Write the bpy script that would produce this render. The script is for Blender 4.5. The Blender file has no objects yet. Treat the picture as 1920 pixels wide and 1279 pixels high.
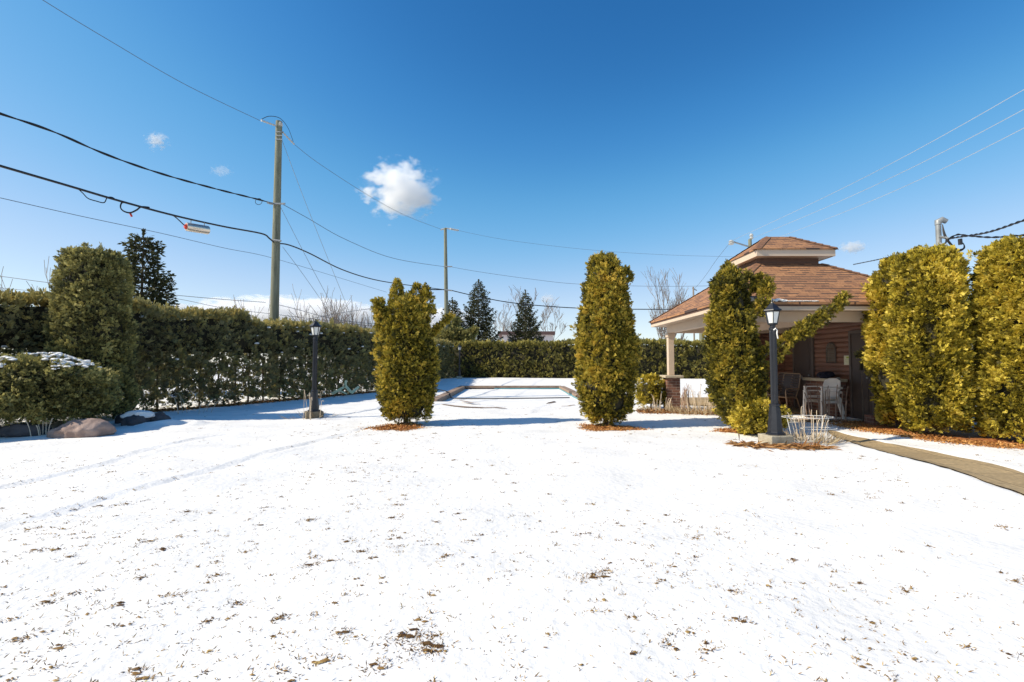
import bpy, math, random
import numpy as np
from mathutils import Vector, Matrix
random.seed(7)
RNG = np.random.default_rng(11)
S = bpy.context.scene
COL = S.collection
R = math.radians

# ------------------------------------------------------------------ camera, sky, sun, exposure
CAMZ = 1.35
F = 900.0                       # focal length in pixels of the 1920 px wide photograph
PITCH = math.atan(41 / F)
cam_d = bpy.data.cameras.new('camera'); cam = bpy.data.objects.new('camera', cam_d); COL.objects.link(cam)
cam_d.sensor_width = 36; cam_d.lens = F / 1920 * 36
cam_d.clip_start = 0.05; cam_d.clip_end = 20000
cam.location = (0, 0, CAMZ); cam.rotation_euler = (R(90) + PITCH, 0, 0)
S.camera = cam

SUN_EL = 39.0
SUN_DIR = Vector((-1.0, -0.24, 0)).normalized()      # ground direction towards the sun (left, a touch towards the camera)
az = math.atan2(SUN_DIR.x, SUN_DIR.y)                # clockwise from +Y
w = bpy.data.worlds.new('World'); S.world = w; w.use_nodes = True
nt = w.node_tree; nt.nodes.clear()
sky = nt.nodes.new('ShaderNodeTexSky'); sky.sky_type = 'NISHITA'; sky.sun_disc = False
sky.sun_elevation = R(SUN_EL); sky.sun_rotation = az
sky.altitude = 100; sky.air_density = 0.85; sky.dust_density = 0.25; sky.ozone_density = 2.0
hsv = nt.nodes.new('ShaderNodeHueSaturation'); hsv.inputs['Saturation'].default_value = 1.05
bg = nt.nodes.new('ShaderNodeBackground'); bg.inputs['Strength'].default_value = 0.13
out = nt.nodes.new('ShaderNodeOutputWorld')
KS = 0.15
sc1 = nt.nodes.new('ShaderNodeVectorMath'); sc1.operation = 'SCALE'; sc1.inputs['Scale'].default_value = KS
cur = nt.nodes.new('ShaderNodeRGBCurve'); cur.mapping.use_clip = False; cur.mapping.extend = 'EXTRAPOLATED'
for ch, pts in ((0, [(0,0),(.09,.022),(.12,.042),(.18,.125),(.41,.50),(1,.95)]), (1, [(0,0),(.18,.15),(.24,.245),(.337,.405),(.685,.725),(1,.95)]), (2, [(0,0),(.376,.44),(.479,.60),(.66,.78),(1,.95)])):
    c_ = cur.mapping.curves[ch]
    c_.points[0].location = pts[0]; c_.points[1].location = pts[-1]
    for p_ in pts[1:-1]: c_.points.new(*p_)
cur.mapping.update()
sc2 = nt.nodes.new('ShaderNodeVectorMath'); sc2.operation = 'SCALE'; sc2.inputs['Scale'].default_value = 1 / KS
nt.links.new(sky.outputs[0], hsv.inputs['Color']); nt.links.new(hsv.outputs[0], sc1.inputs[0]); nt.links.new(sc1.outputs[0], cur.inputs['Color'])
nt.links.new(cur.outputs[0], sc2.inputs[0]); nt.links.new(sc2.outputs[0], bg.inputs[0]); nt.links.new(bg.outputs[0], out.inputs[0])

sl = bpy.data.lights.new('sun', 'SUN'); sl.energy = 4.8; sl.angle = R(0.5); sl.color = (1, 0.905, 0.745)
so = bpy.data.objects.new('sun', sl); COL.objects.link(so)
ce = math.cos(R(SUN_EL))
tow = Vector((SUN_DIR.x * ce, SUN_DIR.y * ce, math.sin(R(SUN_EL))))
so.rotation_euler = tow.to_track_quat('Z', 'Y').to_euler(); so.location = (0, 0, 30)

S.view_settings.view_transform = 'Standard'; S.view_settings.look = 'None'
S.view_settings.exposure = 0.28; S.view_settings.gamma = 1.0
S.cycles.max_bounces = 12; S.cycles.volume_bounces = 10; S.cycles.transparent_max_bounces = 8

# ------------------------------------------------------------------ helpers
def ray(u, v, Y):
    dx = (u - 960) / F; dz = (639.5 - v) / F
    c, s = math.cos(PITCH), math.sin(PITCH)
    y = c - dz * s; z = s + dz * c
    t = Y / y
    return Vector((dx * t, Y, CAMZ + z * t))

def gnd(u, v):
    dx = (u - 960) / F; dz = (639.5 - v) / F
    c, s = math.cos(PITCH), math.sin(PITCH)
    y = c - dz * s; z = s + dz * c
    t = -CAMZ / z
    return Vector((dx * t, y * t, 0))

def hsh(ix, iy, iz, seed):
    n = (ix * 374761393 + iy * 668265263 + iz * 1442695041 + seed * 974711) & 0xFFFFFFFF
    n = ((n ^ (n >> 13)) * 1274126177) & 0xFFFFFFFF
    return ((n ^ (n >> 16)) & 0xFFFFFF) / float(0xFFFFFF)

def vnoise(p, scale, seed=0):
    p = np.asarray(p, float) * scale
    i = np.floor(p).astype(np.int64); f = p - i; f = f * f * (3 - 2 * f)
    r = 0
    for a in (0, 1):
        for b in (0, 1):
            for c in (0, 1):
                wgt = (f[:, 0] if a else 1 - f[:, 0]) * (f[:, 1] if b else 1 - f[:, 1]) * (f[:, 2] if c else 1 - f[:, 2])
                r = r + wgt * hsh(i[:, 0] + a, i[:, 1] + b, i[:, 2] + c, seed)
    return r * 2 - 1

def root_loc(o):
    while o.parent: o = o.parent
    return np.array(o.location[:])

def tag(o, label=None, cat=None, group=None, kind=None):
    if label: o['label'] = label
    if cat: o['category'] = cat
    if group: o['group'] = group
    if kind: o['kind'] = kind
    return o

def thing(name, loc, label, cat, group=None):
    o = bpy.data.objects.new(name, None); COL.objects.link(o); o.location = loc; o.empty_display_size = 0.2
    return tag(o, label, cat, group)

def link_mesh(name, V, faces, mats, parent=None, smooth=False, midx=None, tone=None, world=True, uv=None):
    V = np.asarray(V, float).reshape(-1, 3)
    if parent is not None and world: V = V - root_loc(parent)
    me = bpy.data.meshes.new(name)
    if isinstance(faces, np.ndarray):
        k = faces.shape[1]; n = len(faces)
        me.vertices.add(len(V)); me.vertices.foreach_set('co', V.astype(np.float32).ravel())
        me.loops.add(n * k); me.loops.foreach_set('vertex_index', faces.astype(np.int32).ravel())
        me.polygons.add(n); me.polygons.foreach_set('loop_start', np.arange(0, n * k, k, dtype=np.int32))
        me.update(calc_edges=True)
    else:
        me.from_pydata([tuple(v) for v in V], [], faces)
    n = len(me.polygons)
    for m in (mats if isinstance(mats, (list, tuple)) else [mats]): me.materials.append(m)
    if midx is not None: me.polygons.foreach_set('material_index', np.asarray(midx, np.int32))
    if smooth: me.polygons.foreach_set('use_smooth', np.ones(n, bool))
    if tone is not None:
        a = me.attributes.new('tone', 'FLOAT', 'FACE'); a.data.foreach_set('value', np.asarray(tone, np.float32))
    if uv is not None:
        l = me.uv_layers.new(name='UVMap'); l.data.foreach_set('uv', np.asarray(uv, np.float32).ravel())
    o = bpy.data.objects.new(name, me); COL.objects.link(o)
    if parent is not None: o.parent = parent
    return o

class MB:
    """collects simple solids in world coordinates and links them as ONE mesh"""
    def __init__(s): s.v = []; s.f = []
    def add(s, vs, fs):
        b = len(s.v); s.v += [tuple(x) for x in vs]; s.f += [tuple(i + b for i in f) for f in fs]; return s
    def box(s, a, b, bev=0.0, M=None):
        x0, y0, z0 = a; x1, y1, z1 = b
        if bev <= 0:
            vs = [(x0,y0,z0),(x1,y0,z0),(x1,y1,z0),(x0,y1,z0),(x0,y0,z1),(x1,y0,z1),(x1,y1,z1),(x0,y1,z1)]
            fs = [(0,3,2,1),(4,5,6,7),(0,1,5,4),(1,2,6,5),(2,3,7,6),(3,0,4,7)]
        else:
            import bmesh
            bm = bmesh.new(); bmesh.ops.create_cube(bm, size=1)
            for v in bm.verts:
                v.co = ((x0+x1)/2 + v.co.x*(x1-x0), (y0+y1)/2 + v.co.y*(y1-y0), (z0+z1)/2 + v.co.z*(z1-z0))
            bmesh.ops.bevel(bm, geom=bm.edges[:], offset=bev, segments=2, affect='EDGES', profile=0.6)
            bm.verts.index_update()
            vs = [tuple(v.co) for v in bm.verts]; fs = [tuple(v.index for v in f.verts) for f in bm.faces]; bm.free()
        if M is not None: vs = [tuple(M @ Vector(v)) for v in vs]
        return s.add(vs, fs)
    def tube(s, pts, r, n=6, cap=True, closed=False):
        pts = [Vector(p) for p in pts]
        m = len(pts); rs = r if isinstance(r, (list, tuple)) else [r] * m
        vs = []; prev = None
        for i, p in enumerate(pts):
            if closed: t = pts[(i+1) % m] - pts[i-1]
            else: t = pts[min(i+1, m-1)] - pts[max(i-1, 0)]
            if t.length < 1e-9: t = Vector((0,0,1))
            t.normalize()
            if prev is None:
                a = Vector((0,0,1)) if abs(t.z) < 0.9 else Vector((1,0,0))
                nx = t.cross(a).normalized()
            else:
                nx = (prev - t * prev.dot(t))
                nx = nx.normalized() if nx.length > 1e-6 else t.orthogonal().normalized()
            prev = nx; ny = t.cross(nx)
            for k in range(n):
                a = 2*math.pi*k/n
                vs.append(p + (nx*math.cos(a) + ny*math.sin(a)) * rs[i])
        fs = []
        for i in range(m if closed else m-1):
            j = (i+1) % m
            for k in range(n):
                fs.append((i*n+k, i*n+(k+1)%n, j*n+(k+1)%n, j*n+k))
        if cap and not closed:
            fs.append(tuple(range(n))[::-1]); fs.append(tuple((m-1)*n+k for k in range(n)))
        return s.add(vs, fs)
    def lathe(s, prof, c, n=16, rot=0):
        """prof: list of (r, z) about the vertical axis through c"""
        vs = []
        for r, z in prof:
            for k in range(n):
                a = 2*math.pi*k/n + rot
                vs.append((c[0]+r*math.cos(a), c[1]+r*math.sin(a), c[2]+z))
        fs = []
        for i in range(len(prof)-1):
            for k in range(n):
                fs.append((i*n+k, i*n+(k+1)%n, (i+1)*n+(k+1)%n, (i+1)*n+k))
        fs.append(tuple(range(n))[::-1]); fs.append(tuple((len(prof)-1)*n+k for k in range(n)))
        return s.add(vs, fs)
    def build(s, name, mat, parent=None, smooth=False, world=True):
        o = link_mesh(name, s.v, s.f, mat, parent, smooth=False, world=world)
        if smooth:
            me = o.data; me.polygons.foreach_set('use_smooth', np.ones(len(me.polygons), bool))
            try: me.set_sharp_from_angle(angle=R(40))
            except Exception: pass
        return o

def copy_tree(o, parent=None):
    c = o.copy(); COL.objects.link(c); c.parent = parent
    for ch in [x for x in bpy.data.objects if x.parent == o and x != c]: copy_tree(ch, c)
    return c

# ------------------------------------------------------------------ materials
def mat(name, col, rough=0.7, metal=0.0, var=0.0, scale=8.0, bump=0.0, bscale=40.0, col2=None, spec=0.5, aniso=None, detail=4):
    m = bpy.data.materials.new(name); m.use_nodes = True
    n = m.node_tree.nodes; l = m.node_tree.links; p = n['Principled BSDF']
    p.inputs['Base Color'].default_value = (*col, 1); p.inputs['Roughness'].default_value = rough; p.inputs['Metallic'].default_value = metal
    p.inputs['Specular IOR Level'].default_value = spec
    tc = n.new('ShaderNodeTexCoord'); src = tc.outputs['Object']
    if aniso:
        mp = n.new('ShaderNodeMapping'); mp.inputs['Scale'].default_value = aniso; l.new(src, mp.inputs[0]); src = mp.outputs[0]
    if var or col2:
        t = n.new('ShaderNodeTexNoise'); t.inputs['Scale'].default_value = scale; t.inputs['Detail'].default_value = detail; l.new(src, t.inputs['Vector'])
        r = n.new('ShaderNodeValToRGB'); r.color_ramp.elements[0].position = 0.3; r.color_ramp.elements[1].position = 0.7
        c2 = col2 or tuple(min(1, c * (1 + var)) for c in col)
        c1 = col if col2 else tuple(c * (1 - var) for c in col)
        r.color_ramp.elements[0].color = (*c1, 1); r.color_ramp.elements[1].color = (*c2, 1)
        l.new(t.outputs['Fac'], r.inputs[0]); l.new(r.outputs[0], p.inputs['Base Color'])
    if bump:
        t2 = n.new('ShaderNodeTexNoise'); t2.inputs['Scale'].default_value = bscale; t2.inputs['Detail'].default_value = 6; l.new(src, t2.inputs['Vector'])
        b = n.new('ShaderNodeBump'); b.inputs['Strength'].default_value = bump; b.inputs['Distance'].default_value = 0.02
        l.new(t2.outputs['Fac'], b.inputs['Height']); l.new(b.outputs[0], p.inputs['Normal'])
    return m

def leaf_mat(name, stops, transl=0.33, rough=0.6):
    m = bpy.data.materials.new(name); m.use_nodes = True
    n = m.node_tree.nodes; l = m.node_tree.links; p = n['Principled BSDF']
    a = n.new('ShaderNodeAttribute'); a.attribute_name = 'tone'
    r = n.new('ShaderNodeValToRGB'); cr = r.color_ramp
    while len(cr.elements) < len(stops): cr.elements.new(0.5)
    for e, (pos, c) in zip(cr.elements, stops): e.position = pos; e.color = (c[0]*0.97, c[1]*(1.015 if c[1] > 0.6*c[0] else 1), c[2], 1)
    l.new(a.outputs['Fac'], r.inputs[0]); l.new(r.outputs[0], p.inputs['Base Color'])
    p.inputs['Roughness'].default_value = rough; p.inputs['Specular IOR Level'].default_value = 0.3
    if transl:
        t = n.new('ShaderNodeBsdfTranslucent'); l.new(r.outputs[0], t.inputs[0])
        mx = n.new('ShaderNodeMixShader'); mx.inputs[0].default_value = transl
        l.new(p.outputs[0], mx.inputs[1]); l.new(t.outputs[0], mx.inputs[2]); l.new(mx.outputs[0], n['Material Output'].inputs[0])
    return m

M = {}
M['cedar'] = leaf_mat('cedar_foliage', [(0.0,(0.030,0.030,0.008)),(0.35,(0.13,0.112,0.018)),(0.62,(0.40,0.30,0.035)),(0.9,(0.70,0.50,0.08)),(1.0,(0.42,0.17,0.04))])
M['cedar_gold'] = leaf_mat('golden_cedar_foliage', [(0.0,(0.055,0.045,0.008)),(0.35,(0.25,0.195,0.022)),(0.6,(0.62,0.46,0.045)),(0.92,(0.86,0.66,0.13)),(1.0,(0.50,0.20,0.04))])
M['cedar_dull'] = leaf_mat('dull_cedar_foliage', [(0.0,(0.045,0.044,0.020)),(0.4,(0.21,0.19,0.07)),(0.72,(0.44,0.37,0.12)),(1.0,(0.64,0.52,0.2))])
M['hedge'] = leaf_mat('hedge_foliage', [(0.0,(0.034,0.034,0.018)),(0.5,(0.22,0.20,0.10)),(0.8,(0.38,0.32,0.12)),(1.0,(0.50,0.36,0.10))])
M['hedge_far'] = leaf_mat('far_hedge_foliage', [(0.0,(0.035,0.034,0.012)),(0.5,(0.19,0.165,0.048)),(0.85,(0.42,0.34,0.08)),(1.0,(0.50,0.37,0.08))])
M['spruce'] = leaf_mat('spruce_needles', [(0.0,(0.022,0.024,0.012)),(0.6,(0.06,0.062,0.025)),(1.0,(0.14,0.125,0.04))])
M['shaded_twig_core'] = mat('shaded_inner_twigs', (0.030,0.026,0.012), 0.9, var=0.5, scale=14, bump=0.8, bscale=30)  # inner twigs as solid cores, with the shade between clumps in their colour
M['trunk'] = mat('bark', (0.11,0.08,0.055), 0.9, var=0.4, scale=12, bump=0.6)
M['bare_twig'] = mat('bare_twig', (0.24,0.19,0.15), 0.85, var=0.3)
M['pole_wood'] = mat('weathered_pole_wood', (0.12,0.12,0.078), 0.85, col2=(0.23,0.23,0.16), scale=3.0, bump=0.5, bscale=14, aniso=(6,6,0.5))
M['wire'] = mat('black_cable', (0.012,0.012,0.014), 0.5)
M['wire_pale'] = mat('bare_aluminium_wire', (0.62,0.62,0.60), 0.35, 0.6)
M['wire_grey'] = mat('grey_wire', (0.10,0.12,0.15), 0.5)
M['ceramic'] = mat('grey_insulator', (0.42,0.42,0.40), 0.35)
M['galv'] = mat('galvanised_metal', (0.27,0.28,0.28), 0.5, 0.25, var=0.15)
M['chrome'] = mat('polished_canister', (0.72,0.63,0.52), 0.36, 0.9)
M['red_tag'] = mat('red_tag', (0.55,0.04,0.02), 0.5)
M['lamp_black'] = mat('black_painted_metal', (0.013,0.014,0.019), 0.42, 0.0, var=0.25, scale=20)
M['concrete'] = mat('old_concrete', (0.30,0.25,0.17), 0.9, col2=(0.45,0.40,0.30), scale=9, bump=0.6, bscale=60)
M['concrete_dark'] = mat('stained_concrete', (0.10,0.08,0.05), 0.9, col2=(0.24,0.20,0.14), scale=9, bump=0.6, bscale=60)
M['cream'] = mat('cream_painted_metal', (0.60,0.47,0.35), 0.55, var=0.04, scale=3)
M['cream2'] = mat('tan_soffit', (0.50,0.38,0.27), 0.6, var=0.05, scale=4)
M['neck'] = mat('brown_trim', (0.10,0.048,0.030), 0.6, var=0.2)
M['door'] = mat('taupe_door', (0.085,0.060,0.050), 0.55, var=0.1, scale=3)
M['door_frame'] = mat('door_trim', (0.13,0.10,0.085), 0.6)
M['siding'] = mat('stained_log_siding', (0.17,0.082,0.055), 0.5, col2=(0.27,0.13,0.085), scale=2.5, bump=0.25, bscale=20, aniso=(4,0.4,4))
M['brickish'] = None
M['sand_cap'] = mat('stone_cap', (0.50,0.42,0.30), 0.85, var=0.15, bump=0.3)
M['stone_kerb'] = mat('weathered_stone', (0.30,0.27,0.22), 0.9, var=0.2, bump=0.4)
M['rock_pink'] = mat('pink_granite', (0.22,0.14,0.11), 0.9, col2=(0.40,0.29,0.24), scale=5, bump=1.0, bscale=9, detail=10)
M['rock_dark'] = mat('dark_rock', (0.045,0.04,0.045), 0.9, col2=(0.10,0.09,0.09), scale=5, bump=1.0, bscale=9, detail=10)
M['plastic_white'] = mat('weathered_white_plastic', (0.82,0.74,0.66), 0.45, var=0.06, scale=6)
M['frame_tan'] = mat('tan_metal_tube', (0.30,0.20,0.13), 0.4, 0.2)
M['strap'] = mat('dark_vinyl_strap', (0.075,0.055,0.045), 0.5)
M['cloth_navy'] = mat('navy_cloth', (0.008,0.010,0.025), 0.9, bump=0.5)
M['paper'] = mat('notice_paper', (0.75,0.70,0.52), 0.7)
M['notice_green'] = mat('notice_print', (0.45,0.55,0.10), 0.7)
M['liner'] = mat('turquoise_pool_liner', (0.07,0.26,0.30), 0.4)
M['coping'] = mat('brown_coping', (0.22,0.14,0.095), 0.9, col2=(0.36,0.26,0.19), scale=3, bump=0.4)
M['straw'] = leaf_mat('dry_straw', [(0.0,(0.20,0.12,0.06)),(0.5,(0.48,0.34,0.19)),(1.0,(0.70,0.56,0.36))], 0.15)
M['rust_leaf'] = leaf_mat('rusty_leaf_litter', [(0.0,(0.09,0.035,0.012)),(0.5,(0.30,0.13,0.04)),(1.0,(0.52,0.30,0.12))], 0.1)
M['bark_chip'] = leaf_mat('orange_bark_chips', [(0.0,(0.13,0.045,0.014)),(0.5,(0.44,0.18,0.045)),(1.0,(0.72,0.39,0.13))], 0.0)
M['bark_bed'] = mat('bark_mulch_bed', (0.20,0.06,0.015), 0.95, col2=(0.50,0.18,0.04), scale=40, bump=0.8)
M['grass'] = leaf_mat('dead_grass', [(0.0,(0.09,0.042,0.013)),(0.4,(0.30,0.165,0.05)),(0.8,(0.55,0.37,0.14)),(1.0,(0.36,0.32,0.09))], 0.1)
M['stalk'] = mat('pale_dry_stalk', (0.62,0.50,0.36), 0.8, var=0.2)
M['stalk_dark'] = mat('brown_dry_stalk', (0.30,0.19,0.13), 0.85, var=0.3)
M['support'] = mat('white_coated_wire', (0.72,0.70,0.66), 0.4)
M['seat_green'] = mat('pale_green_plastic', (0.80,0.80,0.50), 0.5, var=0.1)
M['house_wall'] = mat('pale_house_wall', (0.66,0.58,0.56), 0.8, var=0.05)
M['house_roof'] = mat('dark_fascia', (0.10,0.055,0.05), 0.8)
M['window_glass'] = mat('dark_window', (0.04,0.05,0.06), 0.1)

# snow: gentle surface bump and noise-mottled tone
def snow_mat(name, dirty=True):
    m = bpy.data.materials.new(name); m.use_nodes = True
    n = m.node_tree.nodes; l = m.node_tree.links; p = n['Principled BSDF']
    p.inputs['Roughness'].default_value = 0.75; p.inputs['Specular IOR Level'].default_value = 0.2
    tc = n.new('ShaderNodeTexCoord')
    t = n.new('ShaderNodeTexNoise'); t.inputs['Scale'].default_value = 1.3; t.inputs['Detail'].default_value = 8; t.inputs['Roughness'].default_value = 0.62
    l.new(tc.outputs['Object'], t.inputs['Vector'])
    r = n.new('ShaderNodeValToRGB'); r.color_ramp.elements[0].position = 0.35; r.color_ramp.elements[1].position = 0.62
    r.color_ramp.elements[0].color = (0.76,0.745,0.715,1); r.color_ramp.elements[1].color = (0.885,0.865,0.83,1)
    l.new(t.outputs['Fac'], r.inputs[0]); l.new(r.outputs[0], p.inputs['Base Color'])
    t2 = n.new('ShaderNodeTexNoise'); t2.inputs['Scale'].default_value = 16; t2.inputs['Detail'].default_value = 7; l.new(tc.outputs['Object'], t2.inputs['Vector'])
    b = n.new('ShaderNodeBump'); b.inputs['Strength'].default_value = 0.4; b.inputs['Distance'].default_value = 0.03
    l.new(t2.outputs['Fac'], b.inputs['Height']); l.new(b.outputs[0], p.inputs['Normal'])
    return m
M['snow'] = snow_mat('snow')

def brick_mat(name, c1, c2, mortar, w, h, uvs=True, bump=0.3, msize=0.008, off=0.5, bias=0.0, extra=None):
    m = bpy.data.materials.new(name); m.use_nodes = True
    n = m.node_tree.nodes; l = m.node_tree.links; p = n['Principled BSDF']
    p.inputs['Roughness'].default_value = 0.85
    tc = n.new('ShaderNodeTexCoord')
    b = n.new('ShaderNodeTexBrick'); b.inputs['Scale'].default_value = 1
    b.inputs['Brick Width'].default_value = w; b.inputs['Row Height'].default_value = h; b.inputs['Mortar Size'].default_value = msize
    b.inputs['Color1'].default_value = (*c1, 1); b.inputs['Color2'].default_value = (*c2, 1); b.inputs['Mortar'].default_value = (*mortar, 1)
    b.inputs['Bias'].default_value = bias; b.offset = off; b.inputs['Mortar Smooth'].default_value = 0.2
    l.new(tc.outputs['UV' if uvs else 'Object'], b.inputs['Vector'])
    t = n.new('ShaderNodeTexNoise'); t.inputs['Scale'].default_value = 22; t.inputs['Detail'].default_value = 5
    l.new(tc.outputs['UV' if uvs else 'Object'], t.inputs['Vector'])
    mx = n.new('ShaderNodeMix'); mx.data_type = 'RGBA'; mx.blend_type = 'OVERLAY'; mx.inputs[0].default_value = 0.55
    l.new(b.outputs['Color'], mx.inputs[6]); l.new(t.outputs['Fac'], mx.inputs[7])
    last = mx.outputs[2]
    if extra:   # dark dragon-tooth bands of laminated shingles
        b2 = n.new('ShaderNodeTexBrick'); b2.inputs['Scale'].default_value = 1; b2.offset = 0.37; b2.squash = 0.7
        b2.inputs['Brick Width'].default_value = w * 1.1; b2.inputs['Row Height'].default_value = h; b2.inputs['Mortar Size'].default_value = 0
        b2.inputs['Color1'].default_value = (0,0,0,1); b2.inputs['Color2'].default_value = (1,1,1,1); b2.inputs['Mortar'].default_value = (0,0,0,1)
        l.new(tc.outputs['UV'], b2.inputs['Vector'])
        cmp_ = n.new('ShaderNodeMath'); cmp_.operation = 'GREATER_THAN'; cmp_.inputs[1].default_value = 0.42; l.new(b2.outputs['Color'], cmp_.inputs[0])
        sx = n.new('ShaderNodeSeparateXYZ'); l.new(tc.outputs['UV'], sx.inputs[0])
        md = n.new('ShaderNodeMath'); md.operation = 'MODULO'; md.inputs[1].default_value = h; l.new(sx.outputs['Y'], md.inputs[0])
        lt = n.new('ShaderNodeMath'); lt.operation = 'LESS_THAN'; lt.inputs[1].default_value = h * 0.30; l.new(md.outputs[0], lt.inputs[0])
        an = n.new('ShaderNodeMath'); an.operation = 'MULTIPLY'; l.new(cmp_.outputs[0], an.inputs[0]); l.new(lt.outputs[0], an.inputs[1])
        m2 = n.new('ShaderNodeMix'); m2.data_type = 'RGBA'; m2.inputs[7].default_value = (*extra, 1)
        l.new(an.outputs[0], m2.inputs[0]); l.new(last, m2.inputs[6]); last = m2.outputs[2]
    l.new(last, p.inputs['Base Color'])
    bp = n.new('ShaderNodeBump'); bp.inputs['Strength'].default_value = bump; bp.inputs['Distance'].default_value = 0.01; bp.invert = True
    l.new(b.outputs['Fac'], bp.inputs['Height']); l.new(bp.outputs[0], p.inputs['Normal'])
    return m
M['shingle'] = brick_mat('brown_shingles', (0.38,0.185,0.082), (0.25,0.12,0.058), (0.09,0.045,0.03), 0.22, 0.135, extra=(0.060,0.036,0.028), msize=0.004)
M['brick'] = brick_mat('brown_brick', (0.22,0.095,0.06), (0.12,0.055,0.04), (0.25,0.19,0.15), 0.24, 0.08, bump=0.5)
M['paver'] = brick_mat('tan_pavers', (0.42,0.29,0.13), (0.33,0.22,0.10), (0.20,0.13,0.07), 0.42, 0.21, bump=0.4, msize=0.006)
M['slab'] = brick_mat('sandy_slabs', (0.38,0.275,0.145), (0.32,0.23,0.12), (0.12,0.09,0.05), 0.50, 0.50, bump=0.4, msize=0.006, off=0.0)

# ------------------------------------------------------------------ ground
TRACK = [[gnd(*p) for p in ((-80,1008),(0,990),(113,963),(208,933),(317,901),(407,879),(521,845),(634,818),(700,799))],
         [gnd(*p) for p in ((-80,932),(0,915),(113,890),(204,870),(272,847),(385,822),(435,816))]]
def pool_in(x, y):
    """> 0 inside the pool"""
    side = 2.8 - np.abs(x)
    arc = y - (15.0 + 0.62 * x * x * (np.abs(x) < 1.8) + 2.0 * (np.abs(x) >= 1.8))
    return np.minimum(np.minimum(side, 27.6 - y), arc)
def hfun(x, y):
    x = np.asarray(x, float); y = np.asarray(y, float)
    P = np.stack([x, y, np.zeros_like(x)], 1)
    near = np.clip((60 - np.hypot(x, y)) / 30, 0, 1)
    h = (vnoise(P, 0.35, 1) * 0.025 + vnoise(P, 1.1, 2) * 0.018 + vnoise(P, 4.0, 3) * 0.0045 + vnoise(P, 11.0, 4) * 0.002) * near
    h = h + 0.22 * np.clip((y - 28.5) / 4, 0, 1) * np.clip((40 - np.abs(x)) / 20, 0, 1)
    for tr in TRACK:
        d = np.full(x.shape, 9.0)
        for a, b in zip(tr[:-1], tr[1:]):
            ab = np.array([b.x - a.x, b.y - a.y]); L = ab @ ab
            t = np.clip(((x - a.x) * ab[0] + (y - a.y) * ab[1]) / L, 0, 1)
            d = np.minimum(d, np.hypot(x - a.x - t * ab[0], y - a.y - t * ab[1]))
        jag = 0.7 + 0.5 * vnoise(P, 5, 9)
        h = h - 0.045 * jag * np.exp(-(d / 0.06) ** 2) + 0.010 * np.exp(-((d - 0.13) / 0.06) ** 2)
    pin = pool_in(x, y)
    dep = 0.05 + 0.09 * np.clip((y - 15.5) / 4, 0, 1)
    k = np.clip(pin / 0.10 + 0.5, 0, 1)
    h = h * (1 - 0.6 * k) - dep * k
    # scuffed lumps where the drifts meet the rocks on the left
    lump = np.exp(-(((x + 7.6) / 0.9) ** 2 + ((y - 10.6) / 0.5) ** 2))
    h = h + 0.10 * lump * (0.6 + vnoise(P, 3.2, 7))
    return h
pathL = [gnd(u, v) for u, v in ((1556,812),(1565,817),(1620,835),(1700,858),(1748,872),(1830,897),(1920,928))] + [Vector((4.9,3.2,0)), Vector((4.6,-3,0))]
pathR = [gnd(u, v) for u, v in ((1550,806),(1600,816),(1660,829),(1745,844),(1830,864),(1920,889))] + [Vector((6.0,3.6,0)), Vector((5.7,-3,0))]
PATH_E = ([p.y for p in pathL][::-1], [p.x for p in pathL][::-1], [p.y for p in pathR][::-1], [p.x for p in pathR][::-1])
_h0 = hfun
def hfun(x, y):
    h = _h0(x, y); x = np.asarray(x, float); y = np.asarray(y, float)
    if PATH_E is not None:
        xl = np.interp(y, PATH_E[0], PATH_E[1]); xr = np.interp(y, PATH_E[2], PATH_E[3])
        P = np.stack([x, y, 0*x], 1)
        ins = np.minimum(x - xl, xr - x) + 0.015*vnoise(P, 2.5, 51) + 0.025*vnoise(P, 8, 52)
        k = np.clip(ins/0.08 + 0.5, 0, 1) * (y < 9.5) * (y > -4)
        h = h - 0.028*k + 0.012*np.exp(-((ins+0.10)/0.10)**2)*(y < 9.6)
    return h
def hz(x, y): return float(hfun(np.array([x]), np.array([y]))[0])

def lines(segs):
    r = [segs[0][0]]
    for a, b, d in segs:
        n = max(1, int(round((b - a) / d))); r += list(a + (b - a) * (np.arange(1, n + 1) / n))
    return np.array(r)
gx = lines([(-900,-200,140),(-200,-40,20),(-40,-13,1.5),(-13,9,0.085),(9,14,0.3),(14,40,2),(40,200,20),(200,900,140)])
gy = lines([(-200,-20,30),(-20,1,1),(1,13,0.07),(13,16,0.12),(16,29,0.16),(29,42,0.4),(42,100,6),(100,300,40),(300,1500,200)])
GX, GY = np.meshgrid(gx, gy)
hh = hfun(GX.ravel(), GY.ravel())
V = np.stack([GX.ravel(), GY.ravel(), hh], 1)
nx, ny = len(gx), len(gy)
I = (np.arange(ny - 1)[:, None] * nx + np.arange(nx - 1)[None, :]).ravel()
Fq = np.stack([I, I + 1, I + 1 + nx, I + nx], 1)
g = link_mesh('ground', V, Fq, M['snow'], smooth=True); tag(g, kind='structure')

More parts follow.
